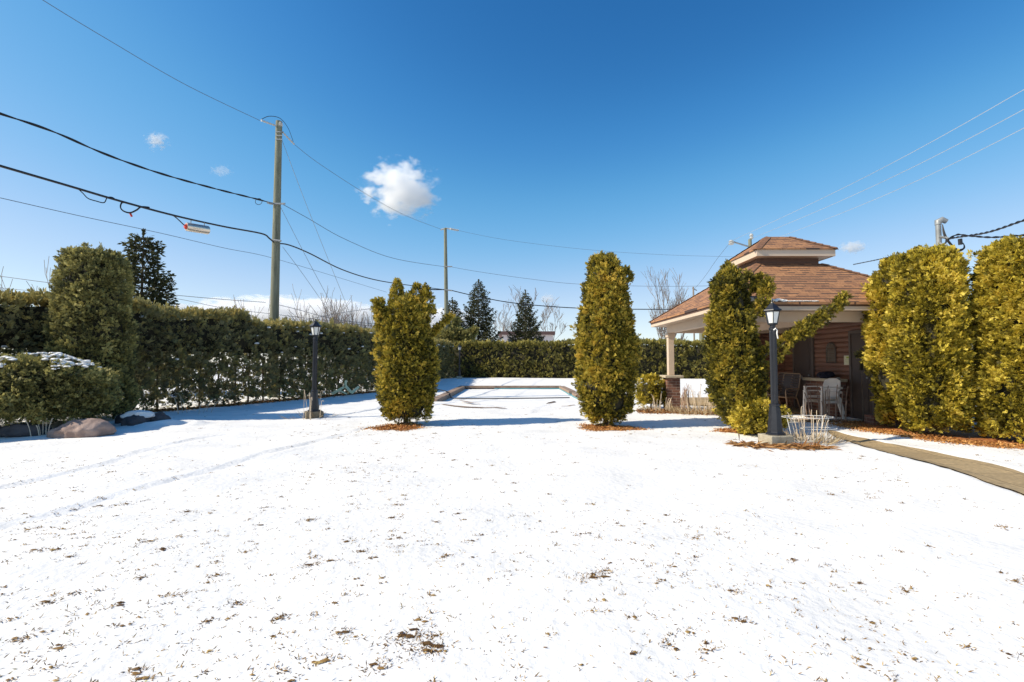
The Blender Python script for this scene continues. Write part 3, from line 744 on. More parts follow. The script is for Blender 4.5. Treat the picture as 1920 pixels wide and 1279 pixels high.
# ------------------------------------------------------------------ bare trees
def bare_tree(name, base, H, label, seed=0, stems=1, spread=0.35, r0=0.06, depth=4, cat='bare tree', up=0.25, group=None, rmin=0.008):
    rs = random.Random(seed); root = thing(name, (base[0], base[1], 0), label, cat, group)
    tr = MB(); tw = MB()
    def grow(p, d, ln, r, lv):
        n = 3; pts = [p]; 
        for i in range(n):
            d = (d + Vector((rs.gauss(0, .10), rs.gauss(0, .10), up*0.15))).normalized(); pts.append(pts[-1] + d*ln/n)
        rr = [max(rmin, r*(1 - 0.45*i/n)) for i in range(n+1)]
        (tr if lv == 0 else tw).tube(pts, rr, 5 if lv == 0 else 3, cap=False)
        if lv >= depth: return
        for i in range(rs.randint(3, 4) if lv < 3 else 2):
            q = rs.uniform(0.35, 1.0); k = min(n-1, int(q*n)); pos = pts[k].lerp(pts[k+1], q*n - k)
            o = Vector((rs.gauss(0, 1), rs.gauss(0, 1), rs.gauss(0, .4))).normalized()
            nd = (d + o*rs.uniform(0.5, 0.95)*spread*2 + Vector((0,0,up))).normalized()
            grow(pos, nd, ln*rs.uniform(0.5, 0.75), r*0.55, lv+1)
    for s in range(stems):
        d = Vector((rs.gauss(0, spread*0.5), rs.gauss(0, spread*0.5), 1)).normalized() if stems > 1 else Vector((0,0,1))
        off = Vector((rs.uniform(-1,1), rs.uniform(-1,1), 0)) * (0.25*stems**0.5 if stems > 1 else 0)
        grow(Vector((base[0], base[1], -0.05)) + off, d, H*(0.5 if stems == 1 else rs.uniform(.38,.55)), r0, 0)
    tr.build('trunk', M['bare_twig'], root); tw.build('twigs', M['bare_twig'], root)['kind'] = 'stuff'
    return root
bare_tree('bare_tree', (5.2, 62), 10.0, 'bare branching tree just right of the pale house', 1, spread=0.5, r0=0.10, rmin=0.019, depth=5, group='bare trees beyond the clipped hedge')
bare_tree('bare_tree', (2.4, 66), 11.5, 'bare tree with fine twigs behind the pale house roof', 2, spread=0.42, r0=0.10, rmin=0.019, depth=5, group='bare trees beyond the clipped hedge')
bare_tree('bare_tree', (-1.6, 64), 9.5, 'bare tree between the two tall spruces', 3, spread=0.5, r0=0.10, rmin=0.019, depth=5, group='bare trees beyond the clipped hedge')
bare_tree('bare_tree', (18.0, 56), 11, 'large bare tree with long upright shoots left of the gazebo roof', 4, stems=7, spread=0.35, r0=0.10, rmin=0.016, up=0.5, depth=4, group='bare trees beyond the clipped hedge')
bare_tree('bare_shrub', (-8.4, 24.0), 4.9, 'wide bare many-stemmed shrub behind the hedge beyond the left lamp', 5, stems=14, spread=0.5, r0=0.022, rmin=0.0085, up=0.45, depth=3, cat='bare shrub')
bare_tree('sapling', (-13.1, 24.5), 5.6, 'thin leafless sapling just left of the near utility pole', 6, spread=0.3, r0=0.04, rmin=0.010, depth=3, cat='sapling', up=0.3)
bare_tree('sapling', (-15.2, 15.6), 5.0, 'forked leafless sapling above the hedge at the far left edge', 7, spread=0.4, r0=0.035, rmin=0.007, depth=3, cat='sapling', up=0.4)

# ------------------------------------------------------------------ far house
hs = thing('house', (1.2, 58, 0), 'low pale house with a dark flat roof beyond the clipped hedge', 'house')
MB().box((-1.2, 58, 0), (5.0, 66, 4.75)).build('wall', M['house_wall'], hs)
MB().box((-1.7, 57.6, 4.753), (5.2, 66.4, 5.15), 0.03).build('roof', M['house_roof'], hs)
for x in (-0.6, 2.9):
    f = MB().box((x, 57.95, 3.1), (x + 0.9, 57.997, 4.3)).build('window', M['cream'], hs)
    MB().box((x + 0.08, 57.93, 3.18), (x + 0.82, 57.947, 4.22)).build('pane', M['window_glass'], f)

# ------------------------------------------------------------------ utility poles and wires
def YL(u): return 13.3 / (0.205 + (960 - u) / F)
def curve_pts(P, n=6):
    P = [Vector(p) for p in P]; out_ = []
    for i in range(len(P)-1):
        a, b_, c, d = P[max(i-1,0)], P[i], P[i+1], P[min(i+2, len(P)-1)]
        for j in range(n):
            t = j/n
            out_.append(0.5*((2*b_) + (c-a)*t + (2*a-5*b_+4*c-d)*t*t + (-a+3*b_-3*c+d)*t**3))
    out_.append(P[-1]); return out_
def wire(name, pts, r, m, label, cat='cable', group=None, n=4, twist=0):
    cp = curve_pts(pts, 6)
    b = MB()
    if twist:
        L = 0; q = [[], []]
        fine = curve_pts(cp, 4)
        for i, p in enumerate(fine):
            if i: L += (p - fine[i-1]).length
            for k in (0, 1):
                a = L/twist*2*math.pi + k*math.pi
                q[k].append(p + Vector((0, math.cos(a)*r, math.sin(a)*r)))
        for k in (0, 1): b.tube(q[k], r, 4)
    else: b.tube(cp, r, n)
    o = b.build(name, M[m]); return tag(o, label, cat, group)
def up(lst, yf): return [ray(u, v, yf(u) if callable(yf) else yf) for u, v in lst]
def inv(u0, y0, u1, y1): return lambda u: 1 / (1/y0 + (1/y1 - 1/y0) * (u - u0) / (u1 - u0))

def pole(bx, by, H, r0, r1, label, lean=0.0):
    root = thing('utility_pole', (bx, by, 0), label, 'utility pole')
    MB().tube([(bx, by, -0.2), (bx + lean*0.5, by, H*0.5), (bx + lean, by, H)], [r0, (r0+r1)/2, r1], 14).build('pole', M['pole_wood'], root, True)
    return root
# near pole
pt = ray(524, 228, 19.1); pb = ray(515, 597, 19.1)
p1 = pole(pb.x - 0.02, 19.1, pt.z, 0.19, 0.125, 'tall weathered wooden utility pole behind the left hedge', lean=(pt.x - pb.x) * 1.2)
def insul(b, a, c, r=0.045, k=5):
    a = Vector(a); c = Vector(c); n = k*2+1
    pts = [a.lerp(c, i/(n-1)) for i in range(n)]
    b.tube(pts, [r*0.45 if i % 2 else r for i in range(n)], 8)
for q1, q2 in ((ray(518, 236, 19.0), ray(490, 226, 18.4)), (ray(530, 248, 19.2), ray(551, 270, 19.9))):
    b = MB(); insul(b, q1, q2); b.build('insulator', M['ceramic'], p1, True)
b = MB(); b.lathe([(0.06,0),(0.09,0.03),(0.05,0.06),(0.085,0.09),(0.05,0.13),(0.03,0.16)], ray(526, 236, 19.0), 10); b.build('insulator', M['ceramic'], p1, True)
b = MB(); b.tube(curve_pts([ray(490,224,18.4), ray(505,218,18.7), ray(525,222,19.0), ray(540,240,19.5), ray(550,266,19.9)]), 0.012, 4); b.build('jumper_wire', M['wire'], p1)
b = MB()
for v in (248, 255, 262):
    b.box(ray(516, v, 18.95)[:], (ray(516, v, 18.95) + Vector((0.28, 0.02, 0.04)))[:]); b.build('bracket', M['galv'], p1); b = MB()
b.box((ray(505, 383, 18.9))[:], (ray(505, 383, 18.9) + Vector((0.62, 0.05, 0.06)))[:])
b.tube([ray(512, 382, 18.9), ray(502, 380, 18.5)], 0.045, 8); b.build('bracket', M['galv'], p1); b = MB(); b.tube([ray(512, 450, 18.85), ray(527, 452, 18.85)], 0.04, 6)
b.build('bracket', M['galv'], p1)
# far pole
pt2 = ray(835, 428, 39); pb2 = ray(839, 600, 39)
p2 = pole(pb2.x, 39, pt2.z, 0.20, 0.12, 'slender grey green utility pole beyond the hedge corner', lean=(pt2.x - pb2.x))
b = MB(); b.tube([ray(826, 431, 39), ray(836, 428, 39), ray(857, 432, 39.3)], 0.06, 6); insul(b, ray(844, 429, 39), ray(859, 432, 39.5), 0.09); b.build('insulator', M['ceramic'], p2, True)
b = MB(); b.tube([ray(832, 500, 38.8), ray(848, 500, 38.8)], 0.05, 6); b.build('bracket', M['galv'], p2); b = MB(); b.tube([ray(832, 543, 38.8), ray(848, 545, 38.8)], 0.06, 6); b.build('bracket', M['galv'], p2)

G1 = 'overhead wires along the left poles'
wire('power_line', up([(-60,-90),(80,0),(200,73),(350,160),(487,226)], YL), 0.010, 'wire_grey', 'thin topmost wire crossing the upper left sky down to the near pole', group=G1)
wire('power_line', up([(552,271),(600,308),(690,366),(760,404),(827,430)], YL), 0.012, 'wire_grey', 'thin topmost wire passing the cloud between the two left poles', group=G1)
wire('power_cable', up([(-60,193),(0,213),(100,247),(200,290),(300,325),(400,353),(480,373),(503,379)], YL), 0.017, 'wire', 'twisted black cable reaching the near pole from the left edge', group=G1, twist=1.6)
wire('power_line', up([(528,382),(575,408),(650,450),(740,485),(832,500)], YL), 0.014, 'wire_grey', 'sagging grey wire from mid height of the near pole to the far pole', group=G1)
wire('telephone_cable', up([(-60,293),(0,311),(130,349),(225,377),(330,405),(420,425),(490,438),(505,447),(516,457)], YL), 0.030, 'wire', 'thick black telephone cable left of the near pole, carrying the metal canister', group=G1, n=6)
wire('telephone_cable', up([(516,457),(540,459),(580,475),(640,505),(700,524),(760,534),(832,543)], YL), 0.028, 'wire', 'thick black telephone cable sagging between the two left poles', group=G1, n=6)
wire('guy_wire', up([(0,371),(150,405),(300,437),(420,465),(500,481),(600,510),(725,548)], lambda u: YL(u)*1.15), 0.009, 'wire_grey', 'faint straight wire running below the canister across the sky', group=G1)
yb = 25
wire('service_wire', up([(-60,512),(0,518),(100,531),(240,545),(400,560),(498,567)], yb), 0.016, 'wire_grey', 'dark low wire just above the left hedge ending at a hook', group=G1)
wire('service_wire', up([(-60,535),(0,540),(100,548),(240,552),(330,560),(420,578),(520,590),(700,612)], yb), 0.012, 'wire_grey', 'lowest wire grazing the top of the left hedge', group=G1)
wire('service_wire', up([(524,572),(560,581),(600,592),(650,602),(730,610)], yb-2), 0.012, 'wire_grey', 'short dark wire descending right from behind the near pole', group=G1)
wire('service_wire', up([(565,602),(600,594),(650,585),(700,578),(740,571)], yb-2), 0.012, 'wire_grey', 'short wire rising right through the bare shrub twigs', group=G1)
G2 = 'guy wires of the near pole'
for pts, lab in (([(527,258),(576,388),(645,560),(715,735)], 'longest guy wire, from the top of the near pole'), ([(526,388),(572,478),(617,562),(700,715)], 'middle guy wire, from half height of the near pole'), ([(530,463),(565,510),(603,564),(690,690)], 'lowest guy wire, from the telephone cable bracket')):
    wire('guy_wire', up(pts, inv(527,19.1,715,22.6)), 0.009, 'galv', lab, group=G2)
# things on the telephone cable
o = wire('cable_loop', up([(143,351),(155,362),(165,372),(180,377),(195,380),(201,371),(210,370),(218,375)], YL), 0.014, 'wire', 'small drooping slack loop hanging from the telephone cable at left')
o = wire('cable_loop', up([(240,381),(229,380),(226,389),(232,396),(244,399),(256,394),(265,388),(280,389)], YL), 0.022, 'wire', 'rounded slack loop with a red tag beside the canister')
tg = up([(244,400),(248,400),(249,406),(245,406)], 13.3/(0.205+(960-246)/F)); MB().tube([tg[0], (tg[2]+tg[3])/2], 0.03, 4).build('tag', M['red_tag'], o, world=True)
Yc = YL(370); a = ray(349, 425, Yc - 0.2); c = ray(391, 432, Yc + 0.35)
can = thing('splice_canister', a, 'shiny metal splice canister hanging from the thick telephone cable', 'splice canister')
ax = (c - a).normalized(); MB().tube([a, a + ax*0.02, c - ax*0.02, c], [0.125, 0.14, 0.14, 0.125], 20).build('body', M['chrome'], can, True)
MB().tube([a - ax*0.05, a - ax*0.001], [0.06, 0.10], 10).build('end_cap', M['red_tag'], can, True)
for q in (0.2, 0.8):
    p = a.lerp(c, q); b = MB(); b.tube([p + Vector((0,0,0.13)), p + Vector((0,0,0.24))], 0.015, 4); b.build('hanger', M['galv'], can)
b = MB(); b.tube(curve_pts([ray(318,401,YL(318)), ray(330,408,Yc-.4), ray(345,422,Yc-.25)]), 0.018, 5); b.build('lead_cable', M['wire'], can)
cl = MB(); ctr = ray(485, 378, YL(485)); cl.tube([ctr + Vector((math.cos(t)*0.13, 0, math.sin(t)*0.12)) for t in np.linspace(0, 12.5, 30)], 0.010, 4)
tag(cl.build('wire_coil', M['wire']), 'small coil of spare wire beside the near pole', 'wire coil')
# beyond the far pole
Yf = inv(838, 39, 1400, 37)
G3 = 'overhead wires right of the far pole'
wire('power_line', up([(858,432),(950,450),(1100,468),(1250,478),(1400,482)], Yf), 0.009, 'wire_grey', 'faintest upper wire between the far pole and the gazebo roof', group=G3)
wire('power_line', up([(843,500),(900,510),(1000,524),(1090,533),(1250,537),(1420,534)], Yf), 0.013, 'wire_grey', 'middle wire crossing behind the columnar cedar to the gazebo roof', group=G3)
wire('telephone_cable', up([(848,545),(900,557),(970,569),(1088,578),(1250,580),(1420,577)], Yf), 0.035, 'wire', 'lowest and darkest cable from the far pole to the gazebo roof', group=G3)
wire('telephone_cable', up([(790,541),(812,543),(832,543)], YL), 0.04, 'wire', 'short spliced cable end at the left of the far pole', group=G3)
# third pole with its arm, behind the roof
pt3 = ray(1406, 449, 37)
p3 = pole(pt3.x + 0.15, 37, pt3.z, 0.19, 0.13, 'utility pole hidden behind the gazebo roof, only its top showing', lean=-0.15)
b = MB(); b.tube([ray(1373,453,36.6), ray(1402,462,37)], 0.06, 6); b.build('arm', M['galv'], p3)
b = MB(); b.lathe([(0.16,0),(0.22,0.08),(0.12,0.16),(0.2,0.24),(0.1,0.36)], ray(1371,459,36.6), 10); b.build('insulator', M['ceramic'], p3, True); b = MB(); b.lathe([(0.09,0),(0.16,0.1),(0.09,0.2),(0.16,0.3),(0.08,0.45)], ray(1409,449,37), 10); b.build('insulator', M['ceramic'], p3, True)
G4 = 'bright wires fanning out to the upper right'
for (u0, v0, v1, lab) in ((1371,452,168,'uppermost of the three pale wires in the upper right sky'), (1408,448,205,'middle one of the three pale wires in the upper right sky'), (1455,447,240,'lowest of the three pale wires in the upper right sky')):
    L = [(u0 + (1920-u0)*t, v0 + (v1-v0)*t + 10*math.sin(math.pi*t)) for t in (0, .2, .4, .6, .8, 1.0)]; L.append((2000, v1 - 43))
    wire('power_line', up(L, inv(u0, 37, 1920, 15)), 0.011, 'wire_pale', lab, group=G4)
wire('drop_wire', up([(1369,455),(1345,485),(1322,518),(1303,541)], inv(1369,37,1303,42)), 0.016, 'wire_grey', 'slanting wire from the roof-top insulator down to a thin post')
p4 = thing('thin_post', (ray(1301, 600, 42).x, 42, 0), 'thin dark post with a small hook behind the gazebo eave', 'post')
x4 = p4.location.x; MB().tube([(x4, 42, 0), (x4, 42, ray(1301, 538, 42).z)], 0.07, 6).build('shaft', M['bare_twig'], p4)
MB().tube([(x4-.1, 42, ray(1301, 540, 42).z), (x4+.3, 42, ray(1301, 545, 42).z)], 0.05, 5).build('hook', M['galv'], p4)
xx = ray(1316, 650, 41).x
p5 = pole(xx, 41, ray(1316, 592, 41).z, 0.24, 0.18, 'wooden pole standing behind the end of the clipped hedge under the eave')
MB().lathe([(0.19, 0), (0.20, 0.03), (0.10, 0.07)], (xx, 41, ray(1316, 592, 41).z), 12).build('pole_cap', M['galv'], p5)
# service mast on the right
ms = thing('service_mast', (9.75, 11.0, 0), 'grey metal service mast with weatherhead above the golden cedars', 'service mast')
tp = ray(1759, 420, 11.0)
MB().tube([(tp.x, 11, 0), (tp.x, 11, tp.z)], 0.055, 12).build('pipe', M['galv'], ms, True)
MB().tube([(tp.x, 11, tp.z - 0.02), (tp.x, 11, tp.z + 0.05), (tp.x + 0.07, 10.97, tp.z + 0.09), (tp.x + 0.15, 10.95, tp.z + 0.04)], [0.065, 0.075, 0.07, 0.055], 12).build('weatherhead', M['galv'], ms, True)
b = MB(); b.tube([ray(1762,444,10.9), ray(1778,447,10.8)], 0.03, 6); b.build('clamp', M['galv'], ms); b = MB(); b.tube([ray(1762,457,10.9), ray(1775,460,10.8)], 0.03, 6); b.build('clamp', M['galv'], ms)
b = MB()
for k in range(3):
    b.tube(curve_pts([ray(1767,421,10.9), ray(1773-2*k,440,10.85), ray(1782-2*k,455,10.8), ray(1795,467+2*k,10.8), ray(1806+k,466,10.8), ray(1807,458,10.8), ray(1800,452,10.8)]), 0.012, 4)
b.build('drip_loop', M['wire'], ms)
MB().tube([ray(1800,448,10.8), ray(1801,459,10.8)], 0.04, 8).build('connector', M['wire'], ms)
wire('service_wire', up([(1990,392),(1920,413),(1850,436),(1780,448),(1765,460),(1700,475),(1640,488),(1600,496)], inv(1600,22,1920,9.0)), 0.014, 'wire', 'dark twisted service wire sloping past the mast down behind the roof', twist=0.5)
wire('service_wire', up([(1990,438),(1920,441),(1860,445),(1815,442),(1795,440),(1778,448)], inv(1778,10.8,1920,9.0)), 0.011, 'wire', 'dark service wire leaving the mast nearly level to the right', twist=0.4)

# ------------------------------------------------------------------ lamp posts
def lamp_post():
    root = thing('lamp_post', (0, 0, 0), 'x', 'lamp post', 'garden lamp posts')
    W = dict(world=False)
    base = MB().box((-0.20,-0.18,-0.05), (0.20,0.18,0.16), 0.015).build('concrete_base', M['concrete'], root, **W)
    b = MB().lathe([(0.150,0.163),(0.150,0.185),(0.125,0.20),(0.120,0.22),(0.085,0.62),(0.080,0.64),(0.092,0.645),(0.092,0.665),(0.060,0.68)], (0,0,0), 8, R(22.5)).build('pedestal', M['lamp_black'], root, **W)
    n = 20; vs = []; fs = []
    prof_ = [(0.056,0.68),(0.056,1.88),(0.046,1.93)]
    for r_, z in prof_:
        for k in range(n*2):
            a = math.pi*k/n; rr = r_ * (1.0 if k % 2 else 0.90); vs.append((rr*math.cos(a), rr*math.sin(a), z))
    for i in range(2):
        for k in range(2*n): fs.append((i*2*n+k, i*2*n+(k+1) % (2*n), (i+1)*2*n+(k+1) % (2*n), (i+1)*2*n+k))
    m_ = MB(); m_.add(vs, fs); m_.lathe([(0.062,1.92),(0.062,1.95),(0.045,1.965),(0.045,2.0)], (0,0,0), 16); m_.build('shaft', M['lamp_black'], root, **W)
    lan = MB().lathe([(0.045,2.0),(0.082,2.01),(0.082,2.03)], (0,0,0), 6).build('lantern', M['lamp_black'], root, **W)
    b = MB()
    for k in range(6):
        a = math.pi*k/3; c_, s_ = math.cos(a), math.sin(a)
        b.tube([(0.080*c_, 0.080*s_, 2.03), (0.118*c_, 0.118*s_, 2.23)], 0.009, 4)
    b.lathe([(0.122,2.222),(0.128,2.235),(0.122,2.242)], (0,0,0), 6); b.build('lantern_frame', M['lamp_black'], lan, **W)
    b = MB()
    for k in range(6):
        a, a2 = math.pi*k/3, math.pi*(k+1)/3
        q = [(0.074*math.cos(a),0.074*math.sin(a),2.035),(0.074*math.cos(a2),0.074*math.sin(a2),2.035),(0.112*math.cos(a2),0.112*math.sin(a2),2.222),(0.112*math.cos(a),0.112*math.sin(a),2.222)]
        q += [(x*0.97, y*0.97, z) for x, y, z in q]
        b.add(q, [(0,1,2,3),(7,6,5,4),(0,4,5,1),(3,2,6,7)])
    b.build('lantern_glass', M['frost'], lan, **W)
    MB().lathe([(0.155,2.243),(0.150,2.262),(0.125,2.275),(0.060,2.345),(0.050,2.350),(0.050,2.362),(0.022,2.375),(0.014,2.40),(0.020,2.415),(0.006,2.44)], (0,0,0), 6).build('lantern_roof', M['lamp_black'], lan, **W)
    return root
M['frost'] = mat('frosted_glass', (0.70,0.70,0.66), 0.25, var=0.04)
L1 = lamp_post(); L1.location = (4.42, 8.12, hz(4.42, 8.12)); L1.rotation_euler.z = R(8)
L1['label'] = 'black lamp post nearest the camera, on a concrete block in front of the gazebo'
L2 = copy_tree(L1); L2.location = (-4.86, 11.85, hz(-4.86, 11.85)); L2.rotation_euler.z = R(30); L2['label'] = 'black lamp post on a stained concrete block in front of the left hedge'
for ch in [c for c in bpy.data.objects if c.parent == L2 and c.name.startswith('concrete_base')]:
    ch.data = ch.data.copy(); ch.data.materials[0] = M['concrete_dark']
L3 = copy_tree(L1); L3.location = (-3.75, 34.3, hz(-3.75, 34.3)); L3['label'] = 'tiny far black lamp post at the corner of the hedges beyond the pool'
tag(MB().tube([(4.40,8.06,1.90),(4.43,8.05,1.93),(4.46,8.06,1.90),(4.45,8.05,1.84),(4.47,8.06,1.76)], 0.012, 5).build('string_tie', M['support']), 'white knotted string tied under the lantern of the nearest lamp', 'string')

# ------------------------------------------------------------------ pool
pool = thing('swimming_pool', (0, 21, 0), 'long snow covered swimming pool with brown coping in the middle of the lawn', 'swimming pool')
def strip(b, pts, w_in, w_out, z0, z1):
    """coping along a polyline with outward on the right hand side"""
    for a, c in zip(pts[:-1], pts[1:]):
        a = Vector((*a, 0)); c = Vector((*c, 0)); d = (c-a).normalized(); r_ = Vector((d.y, -d.x, 0))
        q = [a - r_*w_in, c - r_*w_in, c + r_*w_out, a + r_*w_out]
        vs = [(p.x, p.y, z0) for p in q] + [(p.x, p.y, z1) for p in q]
        b.add(vs, [(3,2,1,0),(4,5,6,7),(0,1,5,4),(1,2,6,5),(2,3,7,6),(3,0,4,7)])
b = MB(); strip(b, [(-2.8, 27.75), (-2.8, 17.0)][::-1], -0.0, 0, -.1, .02) if False else None
b = MB(); strip(b, [(-2.8,27.6),(-2.8,17.0)][::1], 0.14, 0.16, -0.18, 0.050); b.build('coping', M['coping'], pool)
b = MB(); strip(b, [(2.8,27.5),(-2.8,27.5)], 0.14, 0.16, -0.070, 0.045); b.build('coping', M['coping'], pool)
b = MB(); strip(b, [(2.8,22.4),(2.8,27.2)], 0.14, 0.16, -0.070, 0.045); b.build('coping', M['coping'], pool)
b = MB(); strip(b, [(2.8,17.0),(2.8,21.4)], 0.14, 0.16, -0.070, 0.045); b.build('coping', M['coping'], pool)
b = MB(); strip(b, [(2.75,17.0),(2.75,27.4)], 0.10, 0.0, -0.30, -0.075); strip(b, [(2.7,27.45),(-1.0,27.45)], 0.10, 0.0, -0.30, -0.075); b.build('liner_edge', M['liner'], pool)
def sliver(name, pts, wd, m, parent, z=0.02):
    n = len(pts); L_, R_ = [], []
    for i, (x, y) in enumerate(pts):
        a = Vector(pts[max(i-1,0)]); c = Vector(pts[min(i+1,n-1)]); d = (c-a).normalized(); nn = Vector((-d.y, d.x))
        ww = wd * math.sin(math.pi*(i+0.35)/(n-0.3))**0.6 * random.uniform(0.6, 1.2)/2
        L_.append((x+nn.x*ww, y+nn.y*ww)); R_.append((x-nn.x*ww, y-nn.y*ww))
    return sheet(name, L_ + R_[::-1], m, z=z, sub=0.3, parent=parent, rag=0.01)
def gpts(l): return [tuple(gnd(u, v)[:2]) for u, v in l]
sliver('bare_coping', gpts([(828,760),(850,763),(875,765),(905,766),(930,766),(950,768)]), 0.22, M['coping'], pool)
sliver('bare_coping', gpts([(862,753),(872,756),(885,759),(900,760)]), 0.16, M['coping'], pool, 0.05)
sliver('bare_coping', gpts([(1046,753),(1036,756),(1025,758)]), 0.18, M['coping'], pool, 0.05)
sliver('bare_coping', gpts([(1052,763),(1066,762),(1078,760)]), 0.10, M['coping'], pool)
hose = [gnd(u, v) for u, v in ((806,733),(818,734),(833,737),(845,741),(862,742.5),(920,742.5),(1000,742),(1068,741))]
tag(MB().tube([Vector((p.x, p.y, (0.10 if p.x < -2.6 else (-0.10 if abs(p.x) < 2.6 else 0.02)))) for p in curve_pts(hose, 4)], 0.022, 5).build('garden_hose', M['wire']), 'thin black hose lying across the snow covered pool', 'hose')

# ------------------------------------------------------------------ gazebo
GZ = thing('gazebo', (6.9, 12.4, 0), 'large gazebo with brown hipped shingle roof, cream fascia and enclosed brown room', 'gazebo')
X0, X1, Y0, Y1, ZE = 4.30, 9.50, 10.0, 14.8, 2.60
N0, N1, NY0, NY1, ZN = 6.08, 7.72, 11.85, 12.95, 3.82
def roof_obj(name, e, r, parent, thick=0.05):
    """e: (x0,x1,y0,y1,z) eave; r: same for top rectangle / ridge; uv in metres along each slope"""
    ex = [(e[0],e[2],e[4]),(e[1],e[2],e[4]),(e[1],e[3],e[4]),(e[0],e[3],e[4])]
    rx = [(r[0],r[2],r[4]),(r[1],r[2],r[4]),(r[1],r[3],r[4]),(r[0],r[3],r[4])]
    vs, fs, uv = [], [], []
    for i in range(4):
        j = (i+1) % 4
        a, b_, c, d = map(Vector, (ex[i], ex[j], rx[j], rx[i]))
        ux = (b_ - a).normalized(); n_ = ux.cross((d - a)).normalized(); uy = n_.cross(ux)
        base = len(vs); q = [a, b_, c, d]
        if (c - d).length < 1e-4: q = [a, b_, c]
        vs += [tuple(p) for p in q]; fs.append(tuple(range(base, base+len(q))))
        uv += [((p-a).dot(ux) + i*7.3, (p-a).dot(uy)) for p in q]
    # underside rim so that the deck has thickness
    b0 = len(vs)
    vs += [tuple(Vector(p) - Vector((0,0,thick))) for p in ex]; vs += ex
    for i in range(4):
        j = (i+1) % 4; fs.append((b0+i, b0+j, b0+4+j, b0+4+i)); uv += [(0,0.01),(1,0.01),(1,0.02),(0,0.02)]
    return link_mesh(name, vs, fs, M['shingle'], parent, uv=uv)
rf = roof_obj('roof', (X0-0.03, X1+0.03, Y0-0.03, Y1+0.03, ZE+0.02), (N0, N1, NY0, NY1, ZN), GZ)
def caps(e, r, parent):
    for p, q in (((e[0],e[2],e[4]),(r[0],r[2],r[4])),((e[1],e[2],e[4]),(r[1],r[2],r[4])),((e[0],e[3],e[4]),(r[0],r[3],r[4])),((e[1],e[3],e[4]),(r[1],r[3],r[4]))):
        b = MB(); p = Vector(p); q = Vector(q); L_ = (q-p).length; k = int(L_/0.16)
        for i in range(k):
            a = p.lerp(q, i/k) + Vector((0,0,0.012)); c = p.lerp(q, (i+1.05)/k) + Vector((0,0,0.006))
            d = (c-a).normalized(); sd = d.cross(Vector((0,0,1))).normalized()*0.11
            dn = Vector((0,0,-0.035))
            b.add([a+sd+dn, a+Vector((0,0,.014)), a-sd+dn, c+sd+dn, c+Vector((0,0,.004)), c-sd+dn], [(0,1,4,3),(1,2,5,4),(0,2,1)])
        b.build('hip_cap', M['hipcap'], parent)
M['hipcap'] = mat('hip_shingles', (0.13,0.065,0.04), 0.9, col2=(0.27,0.13,0.065), scale=9)
caps((X0-0.03, X1+0.03, Y0-0.03, Y1+0.03, ZE+0.02), (N0, N1, NY0, NY1, ZN), rf)
# fascia boards, gutters and soffit
b = MB(); zb = 2.45; zt = ZE - 0.032; t = 0.03
b.box((X0, Y0, zb), (X1, Y0+t, zt)); b.box((X0, Y1-t, zb), (X1, Y1, zt)); b.box((X0, Y0+t+.001, zb), (X0+t, Y1-t-.001, zt)); b.box((X1-t, Y0+t+.001, zb), (X1, Y1-t-.001, zt))
b.build('fascia', M['cream'], GZ)
b = MB(); b.box((X0+.003, Y0-0.012, zt-0.035), (X1-.003, Y0-0.001, zt-0.004)); b.box((X0-0.012, Y0+.003, zt-0.035), (X0-0.001, Y1-.003, zt-0.004)); b.build('drip_edge', M['neck'], GZ)
b = MB()
sw = 0.10; x = X0 + t + 0.002
while x < X1 - t - 0.01:
    b.box((x, Y0+t+.002, zb+0.012), (min(x+sw-0.012, X1-t-.002), Y1-t-.002, zb+0.024)); x += sw
b.box((X0+t+.002, Y0+t+.002, zb+0.026), (X1-t-.002, Y1-t-.002, zb+0.036))
b.build('ceiling_boards', M['cream2'], GZ)
BX0, BX1, BY0, BY1 = X0+0.36, X1-0.36, Y0+0.36, Y1-0.36
b = MB(); bz0, bz1 = 2.24, zb + 0.010
b.box((BX0, BY0, bz0), (BX1, BY0+.16, bz1)); b.box((BX0, BY1-.16, bz0), (BX1, BY1, bz1)); b.box((BX0, BY0+.161, bz0), (BX0+.16, BY1-.161, bz1)); b.box((BX1-.16, BY0+.161, bz0), (BX1, BY1-.161, bz1))
b.box((7.0, BY0+.161, bz0+.02), (7.12, BY1-.161, bz1-.002))
b.build('beam', M['cream'], GZ)
for (px_, py_) in ((BX0+.08, BY1-.08), (BX0+.08, BY0+.08), (7.06, BY1-.08)):
    b = MB().box((px_-.085, py_-.085, 0.99 if py_ > 12 and px_ < 6 else 0.02), (px_+.085, py_+.085, bz0-.003), 0.008); b.box((px_-.11, py_-.11, bz0-.12), (px_+.11, py_+.11, bz0-.005)); b.build('post', M['cream'], GZ)
def uvbox(name, a, b_, m, parent):
    x0,y0,z0 = a; x1,y1,z1 = b_
    vs = [(x0,y0,z0),(x1,y0,z0),(x1,y1,z0),(x0,y1,z0),(x0,y0,z1),(x1,y0,z1),(x1,y1,z1),(x0,y1,z1)]
    fs = [(0,3,2,1),(4,5,6,7),(0,1,5,4),(1,2,6,5),(2,3,7,6),(3,0,4,7)]
    uv = []
    for k, f in enumerate(fs):
        for i in f:
            v = vs[i]; uv.append((v[0], v[1]) if k < 2 else ((v[0], v[2]) if k in (2, 4) else (v[1], v[2])))
    return link_mesh(name, vs, fs, m, parent, uv=uv)
pd = uvbox('pedestal', (BX0-.12, BY1-.36, 0), (BX0+.26, BY1+.04, 0.91), M['brick'], GZ)
MB().box((BX0-.20, BY1-.44, 0.912), (BX0+.34, BY1+.10, 0.985), 0.012).build('pedestal_cap', M['sand_cap'], pd)
